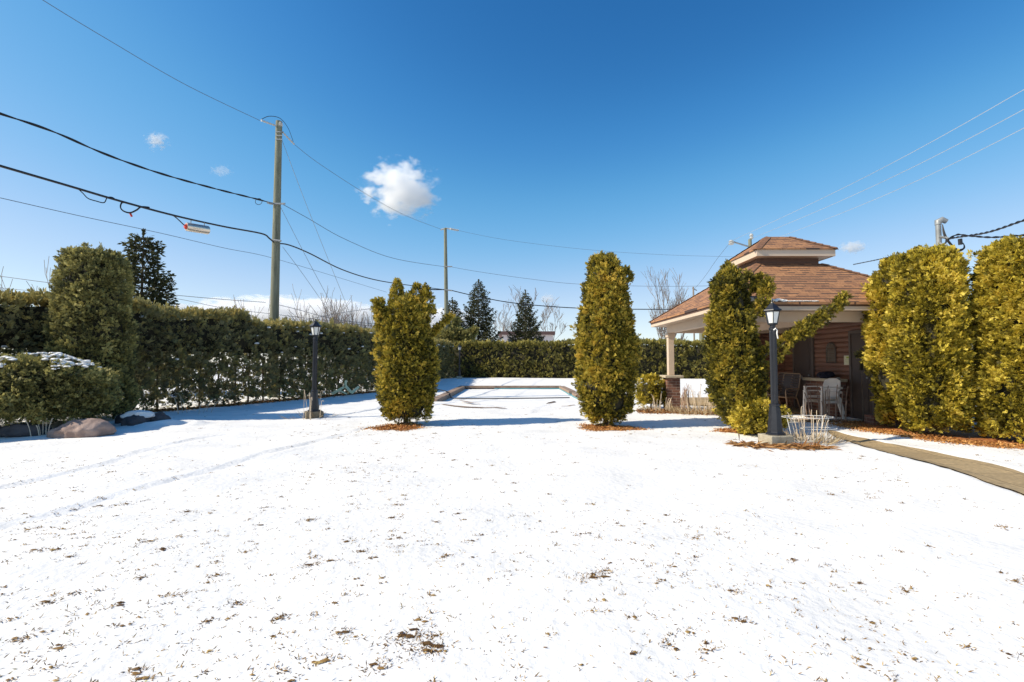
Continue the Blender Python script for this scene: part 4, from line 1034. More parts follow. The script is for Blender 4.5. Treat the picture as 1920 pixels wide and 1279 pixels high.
# neck and cupola roof
b = MB().box((N0+.06, NY0+.04, ZN-0.12), (N1-.06, NY1-.04, 4.0)); b.build('cupola_wall', M['neck'], GZ)
C0, C1, CY0, CY1 = 5.97, 7.89, 11.6, 13.15
b = MB(); b.box((C0, CY0, 3.955), (C1, CY0+.03, 4.115)); b.box((C0, CY1-.03, 3.955), (C1, CY1, 4.115)); b.box((C0, CY0+.031, 3.955), (C0+.03, CY1-.031, 4.115)); b.box((C1-.03, CY0+.031, 3.955), (C1, CY1-.031, 4.115))
b.box((C0+.031, CY0+.031, 3.962), (C1-.031, CY1-.031, 3.98)); b.build('cupola_fascia', M['cream'], GZ)
e2 = (C0-.03, C1+.03, CY0-.03, CY1+.03, 4.14); r2 = (6.62, 7.24, 12.36, 12.38, 4.63)
r_ = roof_obj('cupola_roof', e2, r2, GZ, 0.03); caps(e2, r2, r_)
# snow lip melting on the eave
sn = MB()
for i in range(26):
    x = 4.95 + i*0.032; blob(sn, (x, 10.02 + random.uniform(0,.06), 2.66 + 0.02*math.sin(i) ), (0.05, 0.07, 0.05*(1-0.55*i/26)))
for i in range(14):
    blob(sn, (5.8 + i*0.045, 10.0, 2.642), (0.04, 0.04, 0.012))
sn.build('snow_lip', M['snow'], GZ)
# enclosed room: log siding wall facing left, back wall, front wall
WX = 8.30
def siding(name, p0, p1, z0, z1, normal, parent, course=0.125):
    """log profile extruded from p0 to p1 (xy)"""
    pr = []
    z = z0
    while z < z1 - 0.01:
        h = min(course, z1 - z)
        for q, d in ((0.0, 0.0), (0.08, 0.016), (0.3, 0.028), (0.6, 0.030), (0.85, 0.020), (0.97, 0.006)): pr.append((z + h*q, d))
        z += h
    pr.append((z1, 0.0))
    vs = []
    for (x, y) in (p0, p1):
        for z, d in pr: vs.append((x + normal[0]*d, y + normal[1]*d, z))
    n = len(pr); fs = [(i, n+i, n+i+1, i+1) for i in range(n-1)]
    return link_mesh(name, vs, fs, M['siding'], parent)
room = siding('siding_wall', (WX, 10.75), (WX, 14.62), 0.0, 2.43, (-1, 0), GZ)
siding('siding_wall', (7.15, 14.60), (WX, 14.60), 0.0, 2.43, (0, -1), GZ)
siding('siding_wall', (WX, 10.75), (9.3, 10.75), 0.0, 2.43, (0, -1), GZ)
b = MB(); b.box((WX+.01, 10.76, 0), (WX+.08, 14.7, 2.42)); b.box((7.15, 14.62, 0), (WX, 14.68, 2.42)); b.box((WX+.081, 10.77, 0), (9.3, 10.83, 2.42)); b.box((9.22, 10.831, 0), (9.3, 14.7, 2.42)); b.box((WX+.081, 14.6, 0), (9.219, 14.7, 2.42)); b.build('inner_wall', M['neck'], GZ)
MB().box((WX-.045, 10.70, 0), (WX+.02, 10.80, 2.43)).build('corner_board', M['siding'], GZ)
for (ya, yb_) in ((13.2, 14.02), (11.02, 11.66)):
    d = MB(); d.box((WX-.055, ya, 0.02), (WX-.035, yb_, 2.06)); d.box((WX-.064, ya+.12, 1.15), (WX-.056, yb_-.12, 1.9), 0.003); d.box((WX-.064, ya+.12, 0.2), (WX-.056, yb_-.12, 0.95), 0.003)
    dd = d.build('door', M['door'], GZ)
    f = MB(); f.box((WX-.075, ya-.07, 0.02), (WX-.02, ya-.002, 2.13)); f.box((WX-.075, yb_+.002, 0.02), (WX-.02, yb_+.07, 2.13)); f.box((WX-.075, ya-.001, 2.062), (WX-.02, yb_+.001, 2.13)); f.build('door_frame', M['door_frame'], dd)
    MB().lathe([(0.01,0),(0.028,0.01),(0.028,0.04),(0.01,0.05)], (WX-.10, ya+.08, 0.98), 10).build('door_knob', M['galv'], dd)
# arched louvre vent
b = MB(); yc_, hw = 12.42, 0.17
arc = [(yc_-hw, 1.36), (yc_-hw, 1.70)] + [(yc_ - hw*math.cos(a), 1.70 + hw*math.sin(a)) for a in np.linspace(0.2, math.pi-0.2, 8)] + [(yc_+hw, 1.70), (yc_+hw, 1.36)]
b.tube([(WX-.05, y, z) for y, z in arc], 0.022, 4, closed=True)
vt = b.build('vent', M['vent'] if 'vent' in M else M['door_frame'], GZ)
b = MB(); z = 1.39
while z < 1.85:
    h_ = hw if z < 1.70 else math.sqrt(max(0.0, hw**2 - (z-1.70)**2))
    if h_ > .03: b.add([(WX-.036, yc_-h_, z+.03), (WX-.036, yc_+h_, z+.03), (WX-.07, yc_+h_, z), (WX-.07, yc_-h_, z)], [(0,1,2,3)])
    z += 0.042
b.build('louvre', M['stone_kerb'], vt)
nz_ = MB().box((WX-.042, 11.68, 1.30), (WX-.034, 11.95, 1.53)).build('notice', M['paper'], GZ)
b = MB(); b.box((WX-.046, 11.77, 1.46), (WX-.043, 11.86, 1.505)); b.box((WX-.046, 11.73, 1.42), (WX-.043, 11.90, 1.43)); b.box((WX-.046, 11.73, 1.375), (WX-.043, 11.90, 1.381)); b.box((WX-.046, 11.73, 1.345), (WX-.043, 11.86, 1.351)); b.build('notice_print', M['notice_green'], nz_)
# counter along the wall
ct = uvbox('counter', (7.96, 11.85, 0.02), (WX-.08, 13.05, 0.88), M['brick'], GZ)
MB().box((7.90, 11.78, 0.883), (WX-.078, 13.10, 0.955), 0.01).build('counter_top', M['sand_cap'], ct)
for p in ((7.93, 11.70, 0.955), (7.93, 13.2, 0.96)): MB().lathe([(0.02,-0.04),(0.045,-0.02),(0.045,0.03),(0.02,0.05)], p, 10).build('pipe_end', M['galv'], ct)
uvbox('brick_step', (7.75, 10.35, 0), (8.1, 10.62, 0.22), M['brick'], GZ)
MB().box((6.3, 11.02, 0.0), (8.6, 11.12, 0.055), 0.01).build('kerb', M['stone_kerb'], GZ)
fl = sheet('floor', [(6.7,12.3),(8.25,12.3),(8.25,18.4),(5.1,18.4),(5.1,16.0),(6.2,16.0)], M['paver'], z=0.035, rag=0.02, sub=0.25, parent=GZ)

# ------------------------------------------------------------------ patio furniture
def strap_chair():
    root = thing('patio_chair', (0,0,0), 'x', 'patio chair', 'dark strap patio chairs under the gazebo')
    W = dict(world=False); f = MB()
    for s in (-0.27, 0.27):
        f.tube(curve_pts([(-0.30,s,0),(-0.25,s,0.25),(-0.29,s,0.55),(-0.22,s,0.64),(0.05,s,0.64),(0.24,s,0.62)], 4), 0.016, 6)
        f.tube(curve_pts([(0.30,s,0),(0.20,s,0.25),(0.10,s,0.40),(-0.24,s,0.42)], 4), 0.016, 6)
        f.tube(curve_pts([(0.12,s*.9,0.38),(0.25,s*.9,0.62),(0.36,s*.88,1.0)], 4), 0.016, 6)
    f.tube([(0.36,-0.24,1.0),(0.37,-0.2,1.03),(0.37,0.2,1.03),(0.36,0.24,1.0)], 0.016, 6); f.tube([(-0.24,-0.27,0.42),(-0.24,0.27,0.42)], 0.016, 6)
    f.build('frame', M['frame_tan'], root, smooth=True, **W)
    b = MB()
    for i in range(8):
        x = -0.22 + i*0.044; b.box((x, -0.25, 0.415), (x+0.034, 0.25, 0.423))
    b.build('seat', M['strap'], root, **W)
    b = MB()
    for i in range(9):
        t = i/8; x = 0.14 + 0.22*t; z = 0.43 + 0.55*t
        b.add([(x,-.24,z),(x,.24,z),(x+.018,.24,z+.045),(x+.018,-.24,z+.045),(x+.006,-.24,z),(x+.006,.24,z),(x+.024,.24,z+.045),(x+.024,-.24,z+.045)], [(0,1,2,3),(7,6,5,4),(0,4,5,1),(2,6,7,3)])
    b.build('backrest', M['strap'], root, **W)
    return root
c1 = strap_chair(); c1['label'] = 'dark strap patio chair nearest the gazebo table'
c1.location = (7.30, 12.95, 0.03); c1.rotation_euler.z = R(24)
for loc, rz, lab in (((7.55, 13.75, 0.03), 20, 'dark strap patio chair between the first one and the white stack'), ((6.55, 13.35, 0.03), 175, 'dark strap patio chair on the left side of the table, back turned')):
    c = copy_tree(c1); c.location = loc; c.rotation_euler.z = R(rz); c['label'] = lab
tb = thing('patio_table', (6.85, 13.2, 0.03), 'round dark patio table among the strap chairs', 'table')
MB().lathe([(0.50,0.70),(0.52,0.705),(0.52,0.725),(0.50,0.73)], (6.85,13.2,0.03), 28).build('tabletop', M['strap'], tb, True)
for k in range(4):
    a = math.pi/4 + k*math.pi/2
    MB().tube(curve_pts([(6.85+.40*math.cos(a), 13.2+.40*math.sin(a), 0.03), (6.85+.22*math.cos(a), 13.2+.22*math.sin(a), 0.35), (6.85+.38*math.cos(a), 13.2+.38*math.sin(a), 0.73)], 4), 0.014, 6).build('leg', M['frame_tan'], tb, True)

def plastic_chair():
    root = thing('plastic_chair', (0,0,0), 'x', 'plastic chair', 'stacked white plastic chairs')
    W = dict(world=False)
    # faces -X. seat
    n = 7; vs = []; fs = []
    for i in range(n):
        for j in range(n):
            u = i/(n-1); v = j/(n-1)*2-1
            x = -0.24 + 0.46*u; y = v*(0.235 - 0.02*u); z = 0.43 - 0.045*math.sin(math.pi*u)*(1-v*v) - 0.03*u - (0.03 if i == 0 else 0)
            vs.append((x,y,z))
    m0 = len(vs); vs += [(x,y,z-0.012) for x,y,z in vs]
    for i in range(n-1):
        for j in range(n-1):
            a = i*n+j; fs.append((a,a+n,a+n+1,a+1)); fs.append((m0+a,m0+a+1,m0+a+n+1,m0+a+n))
    MB().add(vs, fs).build('seat', M['plastic_white'], root, smooth=True, **W)
    vs = []; fs = []; n1, n2 = 10, 8
    for k in (0, 1):
        for i in range(n1):
            u = i/(n1-1)
            hw_ = 0.225 + 0.035*math.sin(math.pi*min(1,u*1.1)) if u < 0.8 else 0.245*math.sqrt(max(0.05, 1-((u-0.8)/0.2)**2*0.80))
            for j in range(n2):
                v = j/(n2-1)*2-1
                vs.append((0.20 + 0.15*u - 0.05*v*v*(0.4+u) + 0.014*k, v*hw_, 0.41 + 0.44*u))
    m0 = n1*n2
    for i in range(n1-1):
        for j in range(n2-1):
            a = i*n2+j; fs.append((a,a+1,a+n2+1,a+n2)); fs.append((m0+a,m0+a+n2,m0+a+n2+1,m0+a+1))
    for i in range(n1-1):
        for e in (0, n2-1): a = i*n2+e; fs.append((a, a+n2, m0+a+n2, m0+a))
    for j in range(n2-1):
        a = (n1-1)*n2+j; fs.append((a, a+1, m0+a+1, m0+a))
    MB().add(vs, fs).build('backrest', M['plastic_white'], root, smooth=True, **W)
    def legm(pts, ws):
        b = MB()
        for (p, q, w0, w1) in zip(pts[:-1], pts[1:], ws[:-1], ws[1:]):
            p = Vector(p); q = Vector(q)
            vs = [(p.x-w0,p.y-.016,p.z),(p.x+w0,p.y-.016,p.z),(p.x+w0,p.y+.016,p.z),(p.x-w0,p.y+.016,p.z),(q.x-w1,q.y-.016,q.z),(q.x+w1,q.y-.016,q.z),(q.x+w1,q.y+.016,q.z),(q.x-w1,q.y+.016,q.z)]
            b.add(vs, [(3,2,1,0),(4,5,6,7),(0,1,5,4),(1,2,6,5),(2,3,7,6),(3,0,4,7)])
        return b
    for s in (-1, 1):
        legm([(-0.29,s*.275,0),(-0.26,s*.265,0.40),(-0.25,s*.265,0.63)], [.025,.032,.028]).build('leg', M['plastic_white'], root, **W)
        legm([(0.32,s*.255,0),(0.22,s*.235,0.40)], [.025,.038]).build('leg', M['plastic_white'], root, **W)
        b = MB().box((-0.28, s*.265-.032, 0.632), (0.20, s*.265+.032, 0.656), 0.008); b.box((0.16, s*.245-.02, 0.60), (0.30, s*.245+.02, 0.655), 0.006)
        b.box((-0.25, s*.25-.012, 0.37), (0.22, s*.25+.012, 0.43), 0.004); b.build('armrest', M['plastic_white'], root, **W)
    return root
w1 = plastic_chair(); w1.location = (7.52, 11.68, 0.02); w1.rotation_euler.z = R(10); w1['label'] = 'lower white plastic armchair of the stack of two'
w2 = copy_tree(w1); w2.location = (7.53, 11.67, 0.125); w2['label'] = 'upper white plastic armchair of the stack of two'
# navy cover bundle lying on the counter
vs = MB(); 
for i in range(9): blob(vs, (8.0 + random.uniform(-.05,.10), 12.3 + random.uniform(-.13,.13), 1.01 + random.uniform(0,.06)), (0.10,0.12,0.07), 8, 5)
tag(vs.build('folded_cover', M['cloth_navy'], smooth=True), 'crumpled navy cloth bundle on the counter behind the white chairs', 'cloth')

# overturned pale green lounge chair by the left hedge
oc = thing('overturned_chair', (*gnd(645, 737)[:2], 0), 'overturned pale green chair with its legs in the air by the left hedge', 'chair')
def pb_(b, a, c, w_=0.035, t=0.014):
    a = Vector(a); c = Vector(c); d = (c-a).normalized(); sd = Vector((0,1,0)).cross(d).normalized()*w_; dp = Vector((0, t, 0))
    vs = [a-sd-dp, a+sd-dp, a+sd+dp, a-sd+dp, c-sd*.85-dp, c+sd*.85-dp, c+sd*.85+dp, c-sd*.85+dp]
    b.add([tuple(v) for v in vs], [(3,2,1,0),(4,5,6,7),(0,1,5,4),(1,2,6,5),(2,3,7,6),(3,0,4,7)])
Yq = 19.6
Q = lambda u, v, dy=0: ray(u, v + 2, Yq + dy)
for dy in (0, 0.5):
    b = MB(); pb_(b, Q(622,737,dy), Q(636,729,dy), 0.06); pb_(b, Q(636,729,dy), Q(648,722,dy), 0.05); b.build('leg', M['seat_green'], oc)
    b = MB(); pb_(b, Q(647,724,dy), Q(649,711,dy), 0.05); b.build('armrest', M['seat_green'], oc)
    b = MB(); pb_(b, Q(659,735,dy), Q(673,723,dy), 0.055); b.build('leg', M['seat_green'], oc)
b = MB(); pb_(b, Q(648,722), Q(659,734), 0.05, 0.03); pb_(b, Q(636,730), Q(651,737), 0.03, 0.02)
b.tube([Q(648,722), Q(648,722,.5)], 0.03, 4); b.tube([Q(659,735), Q(659,735,.5)], 0.03, 4); b.build('seat', M['seat_green'], oc)

# ------------------------------------------------------------------ rocks
def rock(c, r, seed, m, label, tilt=0):
    import bmesh
    bm = bmesh.new(); bmesh.ops.create_icosphere(bm, subdivisions=4, radius=1)
    co = np.array([v.co[:] for v in bm.verts])
    d = 1 + vnoise(co, 1.1, seed)*0.22 + -np.abs(vnoise(co, 2.2, seed+1))*0.22 + vnoise(co, 7, seed+2)*0.045
    for v, k in zip(bm.verts, d):
        q = v.co * k; q.z = q.z if q.z > -0.3 else -0.3 + (q.z+0.3)*0.2
        v.co = Vector((q.x*r[0], q.y*r[1], q.z*r[2]))
    me = bpy.data.meshes.new('rock'); bm.to_mesh(me); bm.free(); me.materials.append(M[m])
    me.polygons.foreach_set('use_smooth', np.ones(len(me.polygons), bool))
    o = bpy.data.objects.new('rock', me); COL.objects.link(o); o.location = c; o.rotation_euler = (0, tilt, 0.2)
    return tag(o, label, 'rock', 'rocks round the bush')
rock((-8.05, 9.05, 0.06), (0.52, 0.34, 0.23), 3, 'rock_pink', 'largest pinkish granite boulder in front of the rounded bush')
rock((-9.15, 9.05, 0.06), (0.42, 0.25, 0.20), 5, 'rock_dark', 'dark shaded rock under the left part of the bush')
rock((-9.85, 9.05, 0.05), (0.35, 0.25, 0.18), 8, 'rock_dark', 'dark rock at the left edge under the bush')
rock((-8.1, 10.4, 0.07), (0.26, 0.22, 0.22), 11, 'rock_dark', 'small dark rock capped with snow right of the bush')
rock((-8.45, 10.7, 0.05), (0.30, 0.22, 0.26), 14, 'rock_dark', 'dark rock half buried in snow behind the pink boulder')
rock((-7.85, 10.75, 0.06), (0.24, 0.2, 0.18), 17, 'rock_dark', 'dark rock nearest the hedge at the end of the rock row')
tag(rock((-8.15, 10.5, 0.20), (0.30, 0.22, 0.12), 21, 'snow', 'x'), 'rounded cap of snow lying over the small dark rock', 'snow cap')
bpy.data.objects[bpy.context.scene.objects[-1].name]  # keep order
o = [x for x in bpy.data.objects if x.get('category') == 'snow cap'][0]; o.name = 'snow_cap'; del o['group']

# ------------------------------------------------------------------ litter, mulch, stalks, grass
def blades(name, P, D, L, W, m, tone, label=None, cat=None, kind=None, parent=None):
    V, Fc = leaf_quads(np.asarray(P), unit(np.asarray(D)), np.asarray(L), W)
    o = link_mesh(name, V, Fc, M[m], parent, tone=np.clip(tone, 0, 1))
    if label or kind: tag(o, label, cat, None, kind)
    return o

def mulch(name, cx, cy, rx, ry, n, label, m='bark_chip', bed=True, hgt=0.03, L=(0.02,0.06), W=0.018, kind='stuff', flat=0.35):
    a = RNG.random(n)*2*math.pi; q = RNG.random(n)**0.5 * (1 + 0.22*np.sin(a*3+cx) + 0.14*np.sin(a*7+cy) + 0.1*RNG.normal(size=n))
    x = cx + rx*q*np.cos(a); y = cy + ry*q*np.sin(a); z = hfun(x, y) + 0.008 + hgt*np.clip(1-q, 0, 1)*RNG.random(n) + 0.012*RNG.random(n)
    D = np.stack([RNG.normal(size=n), RNG.normal(size=n), RNG.normal(size=n)*flat], 1)
    V, Fc = leaf_quads(np.stack([x,y,z],1), unit(D), L[0] + (L[1]-L[0])*RNG.random(n), W)
    T = np.clip(0.5 + RNG.normal(size=n)*0.22, 0, 1)
    mats = [M[m]]; mid = np.zeros(len(Fc), int)
    if bed:
        k = 26; ang = np.linspace(0, 2*math.pi, k, endpoint=False); rr = (1 + 0.20*np.sin(ang*3+cx) + 0.12*np.sin(ang*7+cy)) * 0.86
        rings = []
        for s_ in (1, 0.75, 0.45, 0.15):
            xs = cx + rx*rr*s_*np.cos(ang); ys = cy + ry*rr*s_*np.sin(ang); rings.append(np.stack([xs, ys, hfun(xs, ys) + 0.006 + 0.02*(1-s_)], 1))
        Vb = np.concatenate(rings); Fb = np.array([(i*k+j, i*k+(j+1) % k, (i+1)*k+(j+1) % k, (i+1)*k+j) for i in range(3) for j in range(k)])
        V, Fc, T, mid = np.concatenate([V, Vb]), np.concatenate([Fc, Fb+len(V)]), np.concatenate([T, np.zeros(len(Fb))]), np.concatenate([mid, np.ones(len(Fb), int)])
        mats.append(M['bark_bed'])
    o = link_mesh(name, V, Fc, mats, None, midx=mid, tone=T); o['kind'] = kind; o['label'] = label; o['category'] = 'mulch' if 'mulch' in name else 'leaf litter'
    return o
mulch('bark_mulch', -2.38, 10.1, 0.52, 0.52, 2600, 'orange bark mulch round the foot of the ragged cedar')
mulch('bark_mulch', 2.0, 10.05, 0.62, 0.50, 2600, 'orange bark mulch round the foot of the tall columnar cedar')
mulch('bark_mulch', 4.65, 9.6, 0.55, 0.36, 1800, 'bark mulch under the dark leaning cedar')
def band(name, pts, w_, n, m, label, L=(0.02,0.07), W=0.02, flat=0.3, cat='mulch'):
    segs = list(zip(pts[:-1], pts[1:])); P = []
    for i in range(n):
        a, b_ = segs[i % len(segs)]; t = random.random(); o = random.gauss(0, w_*0.45)
        d = Vector((b_[0]-a[0], b_[1]-a[1])).normalized()
        P.append((a[0]+(b_[0]-a[0])*t - d.y*o, a[1]+(b_[1]-a[1])*t + d.x*o))
    P = np.array(P); z = hfun(P[:,0], P[:,1]) + 0.006 + 0.03*RNG.random(n)
    D = np.stack([RNG.normal(size=n), RNG.normal(size=n), RNG.normal(size=n)*flat], 1)
    return blades(name, np.stack([P[:,0],P[:,1],z],1), D, L[0]+(L[1]-L[0])*RNG.random(n), W, m, 0.5+RNG.normal(size=n)*0.22, label, cat, 'stuff')
sheet('mulch_bed', [(7.25,10.6),(7.2,9.4),(7.5,8.5),(8.1,7.8),(8.9,7.2),(10.5,6.9),(10.5,9.5),(9,11),(7.5,11)], M['bark_bed'], z=0.010, rag=0.05)
band('bark_mulch', [(7.1,10.5),(7.15,9.3),(7.5,8.4),(8.0,7.7),(8.7,7.2),(9.6,6.9)], 0.30, 8000, 'bark_chip', 'orange bark mulch strip along the row of golden cedars')
band('leaf_litter', [(-10.0,13.2),(-8.2,17.7),(-6.2,22.5),(-5.2,33.0)], 0.30, 5000, 'rust_leaf', 'rusty dead leaves along the foot of the left hedge', (0.04,0.12), 0.05, cat='leaf litter')
band('leaf_litter', [(6.6,11.2),(7.2,10.9),(8.1,10.5)], 0.35, 1500, 'rust_leaf', 'dark leaf litter beside the gazebo kerb', cat='leaf litter')
band('leaf_litter', [(3.5,13.4),(4.5,13.2),(5.4,12.6)], 0.35, 2600, 'rust_leaf', 'tan leaf litter in the bed at the gazebo corner', (0.04,0.13), 0.03, 0.5, cat='leaf litter')
band('leaf_litter', [(5.0,7.75),(4.6,7.70),(4.1,7.75),(3.7,8.05)], 0.20, 520, 'rust_leaf', 'curled brown daylily leaves round the nearest lamp base', (0.10,0.26), 0.028, 0.12, cat='leaf litter')
# paving patch at the bed
sliver('stepping_stone', gpts([(1195,771),(1215,770),(1240,769),(1262,767)]), 0.5, M['coping'], None, z=0.02)
tag([x for x in bpy.data.objects if x.name.startswith('stepping_stone')][0], 'bare brown paving showing through the snow left of the dry bed', 'paving')

def dry_clump(name, cx, cy, n, h, r, label, m='stalk', rad=0.006, lean=0.35, bend=0.4, cat='dry plant', seed=0, straw=0):
    rs = random.Random(seed); z0 = hz(cx, cy); root = thing(name, (cx, cy, z0), label, cat); b = MB()
    for i in range(n):
        a = rs.random()*6.28; q = rs.random()**.5*r; x = cx+q*math.cos(a); y = cy+q*math.sin(a); hh_ = h*rs.uniform(0.55,1.05); l = lean*rs.uniform(0.2,1.0)
        dx, dy = math.cos(a)*l*hh_ + rs.gauss(0,.02), math.sin(a)*l*hh_*0.6
        p = [(x,y,z0-.02),(x+dx*.35,y+dy*.35,z0+hh_*.5),(x+dx*.8,y+dy*.8,z0+hh_*.9),(x+dx+bend*rs.uniform(-.15,.3)*hh_*.3,y+dy,z0+hh_*(1-bend*rs.random()*0.3))]
        b.tube(curve_pts(p, 3), rad*rs.uniform(0.6,1.2), 4)
    b.build('stalks', M[m], root)['kind'] = 'stuff'
    if straw:
        a = RNG.random(straw)*6.28; q = RNG.random(straw)**.5*r*1.8; x = cx+q*np.cos(a); y = cy+q*np.sin(a)*0.8
        D = np.stack([np.cos(a)*0.8+RNG.normal(size=straw)*.5, np.sin(a)*0.6+RNG.normal(size=straw)*.4, 0.35+RNG.random(straw)*0.7], 1)
        blades('dry_leaves', np.stack([x,y,hfun(x,y)+0.005],1), D, h*(0.12+0.35*RNG.random(straw)), 0.010, 'straw', 0.5+RNG.normal(size=straw)*.25, parent=root)['kind'] = 'stuff'
    return root
dry_clump('dry_perennial', 5.12, 8.35, 15, 0.62, 0.28, 'pale dry perennial stalks rising through a wire hoop beside the nearest lamp', seed=1, rad=0.007, straw=420, lean=0.35)
# the hoop support
hp = thing('plant_support', (5.12, 8.35, 0), 'white wire hoop plant support round the dry perennial', 'plant support')
zz = hz(5.12, 8.35)
for (rx, z_, cxo) in ((0.43, 0.44, -.02), (0.30, 0.24, .18)):
    MB().tube([(5.12+cxo+rx*math.cos(a), 8.35+rx*0.55*math.sin(a), zz+z_) for a in np.linspace(0, 2*math.pi, 28, endpoint=False)], 0.0055, 5, closed=True).build('hoop', M['support'], hp)
b = MB()
for k in range(4):
    a = 0.6+k*math.pi/2; b.tube([(5.12-.02+.43*math.cos(a), 8.35+.236*math.sin(a), zz+.44), (5.12+.33*math.cos(a), 8.35+.18*math.sin(a), zz-.03)], 0.006, 4)
b.build('prongs', M['support'], hp)
dry_clump('dry_shrub', 7.15, 11.0, 22, 0.85, 0.40, 'brown upright leafless canes in front of the gazebo counter', 'stalk_dark', seed=2, rad=0.011, lean=0.18, bend=0.2)
dry_clump('dry_shrub', 4.72, 13.15, 30, 0.80, 0.14, 'dense sheaf of reddish brown canes before the brick pedestal', 'stalk_dark', seed=3, rad=0.007, lean=-0.25, bend=0.1)
dry_clump('ornamental_grass', 5.05, 12.9, 40, 0.85, 0.42, 'pale feathery ornamental grass in the bed at the gazebo corner', seed=4, rad=0.005, straw=700, lean=0.30, bend=0.7)
dry_clump('dry_perennial', 4.15, 13.5, 14, 0.55, 0.30, 'thin straw stems in front of the small golden shrub', seed=5, rad=0.006, straw=300)
dry_clump('dry_perennial', -4.85, 11.7, 9, 0.75, 0.30, 'few bent straw stems round the left lamp base', seed=6, rad=0.006, lean=0.3, bend=1.0, straw=40)
dry_clump('dry_perennial', -8.75, 9.0, 6, 0.35, 0.14, 'stubby dry stems beside the pink boulder', seed=7, rad=0.012, lean=0.7)
dry_clump('dry_perennial', -8.6, 13.0, 8, 0.55, 0.5, 'sparse thin stems at the foot of the left hedge', seed=8, rad=0.007, lean=0.8)
# wreath-like green bunch by the right door
cedar('evergreen_bunch', (7.85, 10.8), 'small green plant leaning by the right hand gazebo door', 'plant', 1.55,
      prof([(0,0.02),(0.78,0.03),(0.82,0.14),(0.95,0.14),(1,0.05)], 0.1, 3), m='cedar_dull', ncl=59, per=37, seed=5, trunk_r=0.015, z0=1.12, cr=0.04)

# grass tips and bare tufts poking through the snow
def grass():
    Ps, Ds, Ls, Ts = [], [], [], []
    pv, pf, pt_ = [], [], []
    rs = random.Random(5)
    n = 0
    def clump(x, y, size, k, dark):
        nonlocal n
        ca = rs.random()*6.28
        for _ in range(k):
            ox = rs.gauss(0, size)*1.2; oy = rs.gauss(0, size*0.6)
            Ps.append((x+ox*math.cos(.4)-oy*math.sin(.4), y+ox*math.sin(.4)+oy*math.cos(.4)))
            Ds.append((rs.gauss(0,.9)+.2, rs.gauss(0,.9), rs.uniform(.10,.6))); Ls.append(rs.uniform(.010,.034)*(1 + size*2)); Ts.append(dark + rs.gauss(0,.2))
        if size > 0.016:
            for _ in range(max(2, int(size*80))):
                m_ = 9; b0 = len(pv); px_ = x + rs.gauss(0, size*.7); py_ = y + rs.gauss(0, size*.45); rr = min(.022, size*.55)*rs.uniform(.35,1)
                pv.append((px_, py_, 1)); 
                for i in range(m_):
                    a = 2*math.pi*i/m_; q = rr*rs.uniform(.35,1.4); pv.append((px_+q*math.cos(a)*1.5, py_+q*math.sin(a)*.75, 0))
                for i in range(m_): pf.append((b0, b0+1+i, b0+1+(i+1) % m_))
                pt_.extend([max(0, dark-.05+rs.gauss(0,.18))]*m_)
    cand = 0
    while cand < 26000:
        cand += 1
        y = 1.6 + 13.5*rs.random()**1.25; x = rs.uniform(-1.15, 1.1)*(y*1.05+0.6)
        if x < -8.5 or x > 8 or y > 15.2: continue
        if x > 5.1 and y < 9.5 and x < 6.6: continue
        if pool_in(np.array([x]), np.array([y]))[0] > -0.1: continue
        dn = 0.5 + 0.5*vnoise([[x*.55, y*.55, 0]], 1, 40)[0] + 0.25*vnoise([[x*2.2, y*2.2, 0]], 1, 41)[0]
        edge = 1.0 if x > -4.5 or y < 7 else 0.25
        if y > 10.8: edge *= 0.55
        if x > 2.0: edge *= 0.55
        if rs.random() > dn*edge: continue
        s_ = rs.random()
        if s_ < 0.86: clump(x, y, rs.uniform(.004,.010), rs.randint(1,4), rs.uniform(.2,.6))
        elif s_ < 0.986: clump(x, y, rs.uniform(.010,.020), rs.randint(8,20), rs.uniform(.15,.5))
        else: clump(x, y, rs.uniform(.022,.036), rs.randint(30,60), rs.uniform(.15,.45))
    for (u, v, s_, k) in ((765,1203,.075,150),(800,1225,.055,120),(1112,1085,.060,110),(408,1082,.028,40),(440,1134,.03,45),(712,1254,.035,50),(1250,1212,.02,25),(858,962,.022,26),(1665,955,.02,22),
                          (95,1128,.03,36),(140,1112,.02,24),(645,1190,.03,40),(1190,1165,.02,20),(840,1045,.02,20),(950,888,.022,22),(520,1165,.025,30),(255,1262,.03,36),(1030,925,.02,20)):
        p = gnd(u, v); clump(p.x, p.y, s_, k*2, .25)
    P = np.array(Ps); z = hfun(P[:,0], P[:,1]) - 0.004
    V, Fc = leaf_quads(np.stack([P[:,0], P[:,1], z], 1), unit(np.array(Ds)), np.array(Ls), 0.0050)
    o = link_mesh('grass', V, Fc, M['grass'], None, tone=np.clip(Ts, 0, 1)); tag(o, 'sparse dead grass tips poking through the snow', 'grass', kind='stuff')
    pv = np.array(pv); zz_ = hfun(pv[:,0], pv[:,1]); pv[:,2] = zz_ + 0.004 + 0.006*pv[:,2]
    o = link_mesh('bare_turf', pv, np.array(pf), M['grass'], None, tone=np.clip(pt_, 0, 1)); tag(o, 'small patches of bare brown turf where the snow has melted', 'turf', kind='stuff')
grass()

